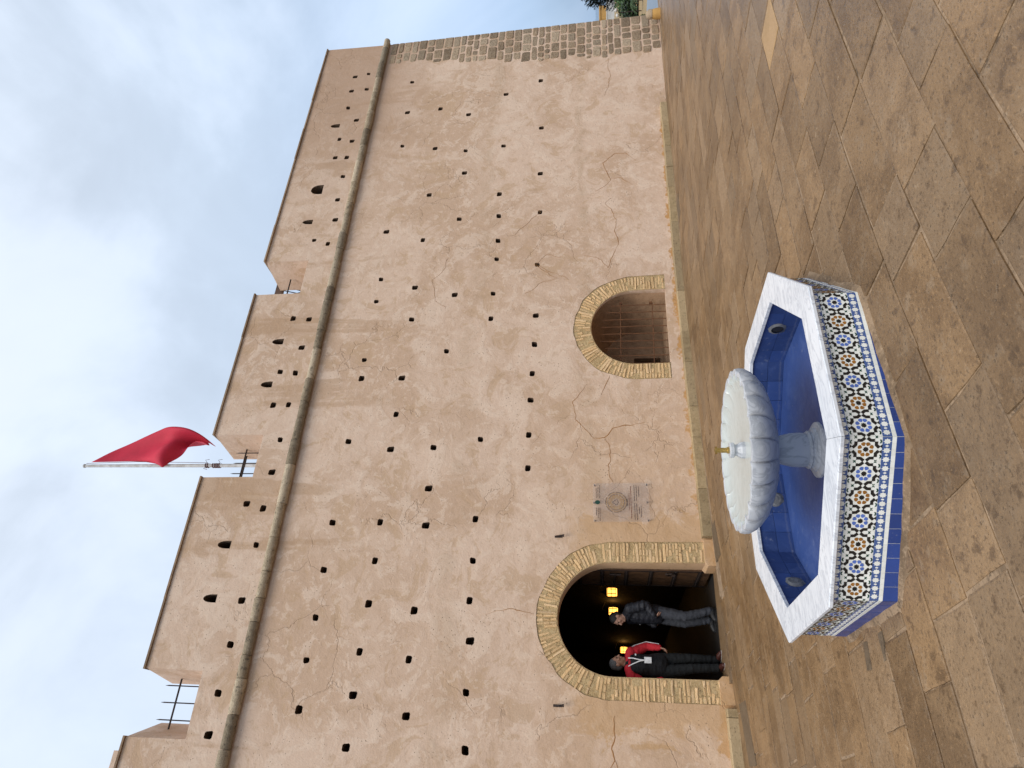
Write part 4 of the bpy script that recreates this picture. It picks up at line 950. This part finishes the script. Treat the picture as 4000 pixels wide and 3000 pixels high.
def head(B, hc, yaw, tilt):       # face looks along -Y before turning
    Rm = rotz(yaw) @ Matrix.Rotation(tilt, 3, 'X'); H_ = lambda v: Vector(hc) + Rm @ Vector(v)
    B.ell(H_((0, .012, .025)), (.076, .096, .098), Rm); B.ell(H_((0, -.012, -.035)), (.062, .078, .085), Rm)
    B.cap(H_((0, -.055, -.095)), H_((0, -.03, -.105)), .03, .03)                          # chin
    B.cap(H_((0, -.088, .012)), H_((0, -.112, -.032)), .010, .016)                        # nose
    B.cap(H_((-.035, -.082, .026)), H_((.035, -.082, .026)), .013, .013)                  # brow
    B.cap(H_((-.02, -.083, -.062)), H_((.02, -.083, -.062)), .012, .012)                  # lips
    for s in (-1, 1): B.ell(H_((s * .078, .012, -.005)), (.012, .022, .034), Rm); B.ell(H_((s * .042, -.068, -.022)), (.024, .022, .022), Rm)
    return H_, Rm
def eyes(par, H_, mat, lipmat):
    for s in (-1, 1): O = Org(); O.ell(H_((s * .031, -.083, .004)), (.011, .008, .0065)); O.mb.build('eye', mat, par, True)
    O = Org(); O.cap(H_((-.018, -.096, -.064)), H_((.018, -.096, -.064)), .0035, .0035); O.mb.build('mouth', lipmat, par, True)
SK1 = skin_mat('brown_skin', (0.34, 0.18, 0.115), (0.26, 0.13, 0.08)); SK2 = skin_mat('tan_skin', (0.50, 0.29, 0.20), (0.42, 0.225, 0.15))
M['lip'] = simple('lip', (0.16, 0.06, 0.05)); M['eye'] = simple('eye_dark', (0.015, 0.012, 0.01), None, 20, .3)
M['hair_grey'] = simple('greying_hair', (0.055, 0.052, 0.05), (0.11, 0.105, 0.10), 60, .8, .6); M['hair_black'] = simple('black_hair', (0.012, 0.010, 0.009), (0.022, 0.018, 0.015), 60, .6, .6)
M['c_black'] = cloth('black_jersey', (0.009, 0.009, 0.010)); M['c_red'] = cloth('red_sleeve', (0.50, 0.02, 0.03)); M['c_white'] = cloth('white_trim', (0.75, 0.74, 0.72))
M['c_dark'] = cloth('charcoal_trousers', (0.011, 0.012, 0.012)); M['c_jacket'] = cloth('dark_quilted_jacket', (0.018, 0.019, 0.025), .6, 14); M['c_jean'] = cloth('grey_jeans', (0.055, 0.058, 0.068), .9, 20)
M['shoe'] = cloth('dark_shoe', (0.03, 0.028, 0.027), .5); M['shoe_red'] = cloth('red_brown_shoe', (0.06, 0.018, 0.013), .45); M['sole'] = cloth('white_sole', (0.65, 0.62, 0.58), .6)
def person(loc, yaw, J, skin, hair, top, sleeve, leg, shoes, hy, ht, scale, lab, kind):
    p = empty('person', loc, (0, 0, yaw)); p.scale = (scale,) * 3; tag(p, lab, 'person')
    sL, eL, wL, sR, eR, wR = (J[k] for k in ('sL', 'eL', 'wL', 'sR', 'eR', 'wR')); hp, ch, nk, hc = J['hip'], J['chest'], J['neck'], J['head']
    B = Org(); v = Vector
    B.chain([(hp, .12), (ch, .13), (nk, .065)]); B.cap(sL, sR, .06, .06); B.cap(nk, v(hc) + v((0, .01, -.05)), .054, .052)
    H_, Rm = head(B, hc, hy, ht)
    for s, e, w, side in ((sL, eL, wL, 1), (sR, eR, wR, -1)):
        B.chain([(s, .05), (e, .040), (w, .027)]); d = v(w) - v(e); hand(B, v(w) + d.normalized() * .01, J.get('hd', d), side, J.get('pn', (0, -1, 0)))
    for h, k, a, f in (J['lL'], J['lR']): B.chain([(h, .075), (k, .052), (a, .038)]); B.cap(a, f, .036, .03)
    body = B.build('body', skin, p, .0085, 3); eyes(body, H_, M['eye'], M['lip'])
    O = Org(); O.ell(H_((0, .022, .045)), (.084, .100, .092), Rm); O.ell(H_((0, .055, -.005)), (.080, .070, .075), Rm)
    hr_ = O.build('hair', hair, p, .009, 2)
    # carve the face out of the hair mass
    bm = bmesh.new(); bm.from_mesh(hr_.data); inv = Rm.inverted()
    bmesh.ops.delete(bm, geom=[q for q in bm.verts if (lambda w: w.y < -.045 - max(0, (w.z - .03)) * .45 and w.z < .085 or (abs(w.x) > .055 and w.z < .0 and w.y < .03))(inv @ (q.co - v(hc)))], context='VERTS'); bm.to_mesh(hr_.data); bm.free()
    T = Org(); T.chain([(v(hp) + v((0, 0, .02)), .155), (v(hp) * .5 + v(ch) * .5, .158), (v(ch) + v((0, 0, -.02)), .165)]); T.cap(v(sL) * .75 + v(sR) * .25, v(sR) * .75 + v(sL) * .25, .105, .105); T.cap(ch, nk, .12, .075)
    for s in (-1, 1): T.cap(v(hp) + v((s * .06, 0, 0)), v(hp) + v((s * .055, 0, .10)), .135, .13)
    tr = T.build('jacket', top, p, .011, 6, .010)
    for nm, s, e, w in (('sleeve', sL, eL, wL), ('sleeve', sR, eR, wR)):
        S = Org(); m = v(s) * .5 + v(e) * .5; S.chain([(s, .088), (m, .080), (e, .066), (v(e) * .4 + v(w) * .6, .058), (w, .046)])
        if kind == 'puffer':
            for f in (.2, .5, .8): S.ell(v(s).lerp(v(e), f), (.092, .092, .045)); S.ell(v(e).lerp(v(w), f), (.068, .068, .04))
        sv = S.build(nm, sleeve, tr, .010, 3, .009)
        if kind == 'track':
            mb = MB(); o = (v(s) - v(sL) * .5 - v(sR) * .5).normalized()
            for off in (-.02, .02):
                mb.tube([v(s) + v((o.x * .02, off, .092)), v(s).lerp(v(e), .3) + v((o.x * .088, off, .02)), v(e) + v((o.x * .070, off, 0)), v(w) + v((o.x * .05, off, .0))], .006, 5)
            mb.build('stripe', M['c_white'], sv)
    C_ = Org(); n_ = v(nk)
    for i in range(10): a = 2 * pi * i / 10; b = a + 2 * pi / 10; C_.cap(n_ + v((.078 * cos(a), .075 * sin(a), -.01 + .02 * sin(a))), n_ + v((.078 * cos(b), .075 * sin(b), -.01 + .02 * sin(b))), .026, .026)
    C_.build('collar', sleeve, tr, .009, 2)
    L = Org(); L.cap(v(hp) + v((-.06, 0, .0)), v(hp) + v((.06, 0, .0)), .128, .128)
    for h, k, a, f in (J['lL'], J['lR']): L.chain([(h, .102), (v(h).lerp(v(k), .5), .092), (k, .075), (v(k).lerp(v(a), .5), .070), (v(a) + v((0, 0, .015)), .062)]); L.ell(v(a) + v((0, 0, .02)), (.068, .07, .03)); L.ell(v(k).lerp(v(a), .75), (.07, .072, .028)); L.ell(v(k), (.078, .082, .04))
    L.build('trousers', leg, p, .011, 3, .007)
    for (h, k, a, f), sm in zip((J['lL'], J['lR']), shoes):
        S = Org(); S.cap(v(a) + v((0, .02, -.025)), v(a).lerp(v(f), .6), .048, .044); S.cap(v(a).lerp(v(f), .6), f, .046, .036); S.cap(v(a), v(a) + v((0, 0, .03)), .05, .05); sh = S.build('shoe', sm, p, .009, 2)
        d = (v(f) - v(a)); d.z = 0; d.normalize(); n2 = v((-d.y, d.x, 0)); P = []
        for i in range(16): t_ = 2 * pi * i / 16; q = (v(a) + v(f)) * .5 + d * .125 * cos(t_) + n2 * .046 * sin(t_); P.append((q.x, q.y, 0.004))
        mb = MB(); mb.prism(P, (0, 0, .024)); mb.build('sole', M['sole'] if kind == 'track' else M['shoe'], sh)
    return p, body, tr
FZ = gz(2.4, 12) + .02
JA = dict(hip=(0, 0, .96), chest=(.0, .0, 1.32), neck=(.005, .0, 1.475), head=(.02, -.02, 1.635), sL=(.185, .01, 1.42), eL=(.315, .03, 1.17), wL=(.265, -.06, .975), sR=(-.185, .01, 1.42), eR=(-.30, .04, 1.17), wR=(-.255, -.09, .98),
          lL=((.105, .01, .93), (.125, -.01, .50), (.135, .04, .085), (.19, -.10, .035)), lR=((-.10, 0, .93), (-.07, -.10, .50), (-.045, -.10, .085), (-.06, -.25, .035)), hd=(-.35, -.25, -1), pn=(-.5, .2, .1))
p1, b1, j1 = person((1.745, 12.50, -.12), radians(14), JA, SK1, M['hair_grey'], M['c_black'], M['c_red'], M['c_dark'], (M['shoe_red'], M['shoe_red']), radians(48), radians(-4), 1.065,
                'man in black jacket with red sleeves and white badge at the left gate jamb', 'track')
O = Org(); O.cap((.07, -.01, 1.455), (.20, -.012, 1.425), .082, .08); O.cap((-.07, -.01, 1.455), (-.20, -.012, 1.425), .082, .08); O.build('shoulder_yoke', M['c_red'], j1, .01, 3)
mb = MB()
for s in (-1, 1): mb.tube([(s * .065, -.10, 1.47), (s * .045, -.150, 1.40), (.012 * s, -.182, 1.30), (.004, -.186, 1.22)], .0085, 6)
mb.build('lanyard', M['c_white'], j1)
mb = MB(); mb.box((-.045, -.197, 1.115), (.05, -.190, 1.225)); mb.build('badge', M['c_white'], j1)
mb = MB(); mb.box((.085, -.163, 1.345), (.11, -.150, 1.365)); mb.build('chest_logo', M['c_white'], j1)
JB = dict(hip=(0, .02, .95), chest=(0, .03, 1.30), neck=(0, -.01, 1.47), head=(0, -.075, 1.615), sL=(.18, .02, 1.41), eL=(.25, .06, 1.14), wL=(.15, -.10, 1.0), sR=(-.18, .02, 1.41), eR=(-.25, .06, 1.14), wR=(-.15, -.10, 1.0),
          lL=((.09, .02, .93), (.095, -.05, .50), (.095, .06, .085), (.12, -.10, .035)), lR=((-.09, .02, .93), (-.10, -.07, .50), (-.10, .0, .085), (-.12, -.17, .035)), hd=(0, .75, -1), pn=(0, .6, -.2))
p2, b2, j2 = person((2.63, 12.85, -.12), radians(-74), JB, SK2, M['hair_black'], M['c_jacket'], M['c_jacket'], M['c_jean'], (M['shoe'], M['shoe']), 0, radians(16), 1.065,
                'man in dark quilted jacket and grey jeans with bowed head, standing inside the gate', 'puffer')
mb = MB(); mb.box((-.283, -.03, 1.22), (-.276, -.005, 1.245)); mb.build('sleeve_logo', M['c_white'], j2)

# ------------------------------------------------------------------ beyond the corner: ground, planting, sea
M['terr'] = stone_mat('dry_ground', (0.30, 0.20, 0.09), (0.22, 0.15, 0.07), (0.34, 0.25, 0.13), (0.10, 0.09, 0.04), .6, .95, .5, .05, 0)
M['road'] = simple('wet_asphalt', (0.16, 0.20, 0.24), (0.12, 0.15, 0.18), 2, .35, .1)
V = []; F = []; xs = [20.2 + i * 2.5 for i in range(60)]; ys = [-60 + j * 4 for j in range(60)]
for x in xs:
    for y in ys: r = max(0, (hypot(x, y) - 95) / 45); V.append((x, y, -.35 - 20 * min(1, r) ** 2 + .15 * noise.noise(Vector((x * .2, y * .2, 0)))))
n = len(ys)
for i in range(len(xs) - 1):
    for j in range(n - 1): F.append((i * n + j, (i + 1) * n + j, (i + 1) * n + j + 1, i * n + j + 1))
tag(mesh_obj('terrain', V, F, M['terr'], None, True), kind='structure')
mb = MB(); mb.add([(20.3, -25, -.10), (25.0, -25, -.10), (25.0, 60, -.10), (20.3, 60, -.10)], [(0, 1, 2, 3)]); tag(mb.build('road', M['road']), kind='structure')
sea, t = new_mat('sea_water'); co = t.n('ShaderNodeNewGeometry').outputs['Position']
finish(sea, t, (0.045, 0.10, 0.16, 1), 0.28, t.noise(co, .25, 6, .6), .5, .6, .5); n = 96
mb = MB(); mb.add([(45000 * cos(2 * pi * i / n), 45000 * sin(2 * pi * i / n), -15) for i in range(n)], [tuple(range(n))]); tag(mb.build('sea', sea), kind='structure')
def leafy(name, c, rx, rz, n, size, cols, label, trunk, kind='leaf', seed=1, cat='tree', grp=None):
    r = random.Random(seed); t_ = empty(name, (c[0], c[1], c[2])); tag(t_, label, cat, grp)
    mb = MB(); mb.tube([(0, 0, -.3), (.05, .03, trunk * .6), (0, 0, trunk + rz * .8)], [.10 * rx, .075 * rx, .03 * rx], 7)
    for k in range(6): a = k * 1.05 + .3; mb.tube([(0, 0, trunk * .7 + k * rz * .12), (rx * .55 * cos(a), rx * .55 * sin(a), trunk + rz * (.2 + .12 * k))], [.04 * rx, .012 * rx], 5)
    mb.build('trunk', M['bark'], t_); L = MB()
    lumps = [(Vector((r.uniform(-.6, .6) * rx, r.uniform(-.6, .6) * rx, trunk + rz * r.uniform(.1, .9))), r.uniform(.3, .6) * rx) for _ in range(9)]
    for _ in range(n):
        lc, lr = r.choice(lumps); d = Vector((r.gauss(0, 1), r.gauss(0, 1), r.gauss(0, 1))).normalized() * lr * r.uniform(.5, 1.05); p = lc + d
        a = Vector((r.gauss(0, 1), r.gauss(0, 1), r.gauss(0, .6))).normalized() * size * r.uniform(.6, 1.4); b = a.cross(Vector((r.gauss(0, 1), r.gauss(0, 1), r.gauss(0, 1)))).normalized() * size * .45
        L.add([p - a, p + b, p + a, p - b], [(0, 1, 2, 3)], r.randrange(len(cols)))
    L.build('crown', None, t_, False, [M[q] for q in cols]); return t_
M['bark'] = simple('bark', (0.10, 0.07, 0.045), (0.06, 0.04, 0.025), 6, .95)
M['g1'] = simple('leaf_dark', (0.022, 0.045, 0.022), (0.014, 0.03, 0.015), 3, .6); M['g2'] = simple('leaf_mid', (0.05, 0.10, 0.028), (0.035, 0.075, 0.02), 3, .6); M['g3'] = simple('leaf_bright', (0.075, 0.16, 0.03), (0.05, 0.12, 0.025), 3, .6); M['g4'] = simple('leaf_blue', (0.020, 0.034, 0.034), (0.012, 0.022, 0.022), 3, .6)
def at(az, dist, z=-.35): return (dist * cos(radians(az)), dist * sin(radians(az)), z)
leafy('garden_bush', at(31.55, 40), .80, .5, 2600, .075, ['g1', 'g1', 'g2'], 'dark rounded bush beyond the corner of the fort', .1, seed=3, cat='bush')
leafy('garden_bush', at(31.05, 50), .85, .45, 1700, .085, ['g2', 'g2', 'g3'], 'bright green bush beside the dark bush beyond the corner', .1, seed=5, cat='bush')
leafy('garden_bush', at(32.35, 33), .3, .2, 600, .05, ['g1', 'g2'], 'low dark plant nearest the foot of the fort corner', .1, seed=9, cat='bush')
# spiky conifer: whorls of drooping limbs set with needles
cf = empty('conifer', at(30.05, 62)); tag(cf, 'dark blue-green spiky conifer at the right edge beyond the corner', 'tree'); r = random.Random(2)
mb = MB(); mb.tube([(0, 0, -.3), (0, 0, 3.2)], [.16, .03], 8); mb.build('trunk', M['bark'], cf); L = MB()
for k in range(11):
    z = .35 + k * .26; R_ = 1.75 - .05 * k if k < 8 else 1.3 - .3 * (k - 8)
    for i in range(13):
        a = i * 2 * pi / 13 + k * .35 + r.uniform(-.15, .15); rr = R_ * r.uniform(.75, 1.08); tip = Vector((rr * cos(a), rr * sin(a), z + .22 * rr)); base_ = Vector((0, 0, z))
        for f in [j / 16 for j in range(2, 17)]:
            p = base_.lerp(tip, f) + Vector((0, 0, -.16 * sin(f * pi) * rr))
            for q in range(5):
                d = Vector((cos(a) + r.gauss(0, .55), sin(a) + r.gauss(0, .55), r.gauss(.1, .5))).normalized() * .24; w = d.cross(Vector((0, 0, 1))).normalized() * .075
                L.add([p - w, p + w, p + d], [(0, 1, 2)])
L.build('crown', M['g4'], cf)
pm = empty('palm', at(30.95, 36)); tag(pm, 'small palm with arching fronds beyond the corner of the fort', 'palm')
mb = MB(); mb.tube([(0, 0, -.3), (.02, 0, .2), (0, 0, .45)], [.10, .085, .09], 8); mb.build('trunk', M['bark'], pm)
for i in range(11):
    a = i * 2 * pi / 11 + .2; L = MB(); n = 9
    pts = [Vector((cos(a) * .62 * f, sin(a) * .62 * f, .45 + .5 * f - .7 * f * f)) for f in [j / n for j in range(n + 1)]]; s = Vector((-sin(a), cos(a), 0))
    for j in range(1, n):
        for sd_ in (-1, 1): L.add([pts[j], pts[j] + s * sd_ * .17 + Vector((cos(a), sin(a), 0)) * .10 + Vector((0, 0, -.06)), pts[j].lerp(pts[j + 1], .35)], [(0, 1, 2)])
    L.tube(pts, .012, 4); L.build('frond', M['g2'], pm)
M['ochre_wall'] = simple('ochre_render', (0.52, 0.30, 0.09), (0.45, 0.25, 0.07), 3, .9); M['white_wall'] = simple('whitewash', (0.66, 0.66, 0.64), (0.52, 0.52, 0.5), 2, .9)
bl = empty('ochre_building', at(32.0, 115, -2)); tag(bl, 'small ochre block building against the sea beyond the corner', 'building')
mb = MB(); mb.box((-1.6, -.95, -4), (1.6, .95, 3.05)); mb.build('wall', M['ochre_wall'], bl)
mb = MB(); mb.box((-1.7, -1.05, 3.05), (1.7, 1.05, 3.25)); mb.build('roof', M['ochre_wall'], bl)
mb = MB(); mb.box((-1.66, -.35, 1.9), (-1.59, .35, 2.6)); mb.build('window', M['dark'], bl)
ww = empty('white_garden_wall', at(31.9, 88, -.35)); tag(ww, 'low white wall below the ochre building beyond the corner', 'wall')
mb = MB(); mb.box((-.15, -2.2, -.6), (.15, 2.2, .85)); mb.build('wall', M['white_wall'], ww)
mb = MB(); mb.box((-.2, -2.25, .85), (.2, 2.25, .93)); mb.build('coping', M['white_wall'], ww)
gl_ = empty('garden_lamp', at(31.72, 37, -.35)); tag(gl_, 'garden lamp with two white globes before the dark bush', 'lamp')
mb = MB(); mb.tube([(0, 0, -.2), (0, 0, 1.05)], .022, 8); mb.tube([(-.02, -.12, 1.05), (.02, .12, 1.0)], .015, 6); mb.build('post', M['iron'], gl_)
for s in (-1, 1): mb = MB(); mb.lathe([(.02, -.08), (.07, -.05), (.085, 0), (.07, .05), (.02, .08)], 14, 0, None, (0, s * .13, 1.14 - s * .03)); mb.build('globe', M['white_paint'], gl_, True)
bo = empty('bollard', (18.75, 11.72, 0.0)); tag(bo, 'short ochre stone bollard with dark top at the foot of the fort corner', 'bollard')
mb = MB(); mb.lathe([(.15, -.1), (.15, .10), (.13, .20), (.12, .22)], 14); smooth_by_angle(mb.build('shaft', M['ochre_wall'], bo))
mb = MB(); mb.lathe([(.13, .22), (.135, .30), (.09, .37), (.02, .39)], 14); smooth_by_angle(mb.build('cap', M['quoin'], bo))
print('objects', len(bpy.data.objects))
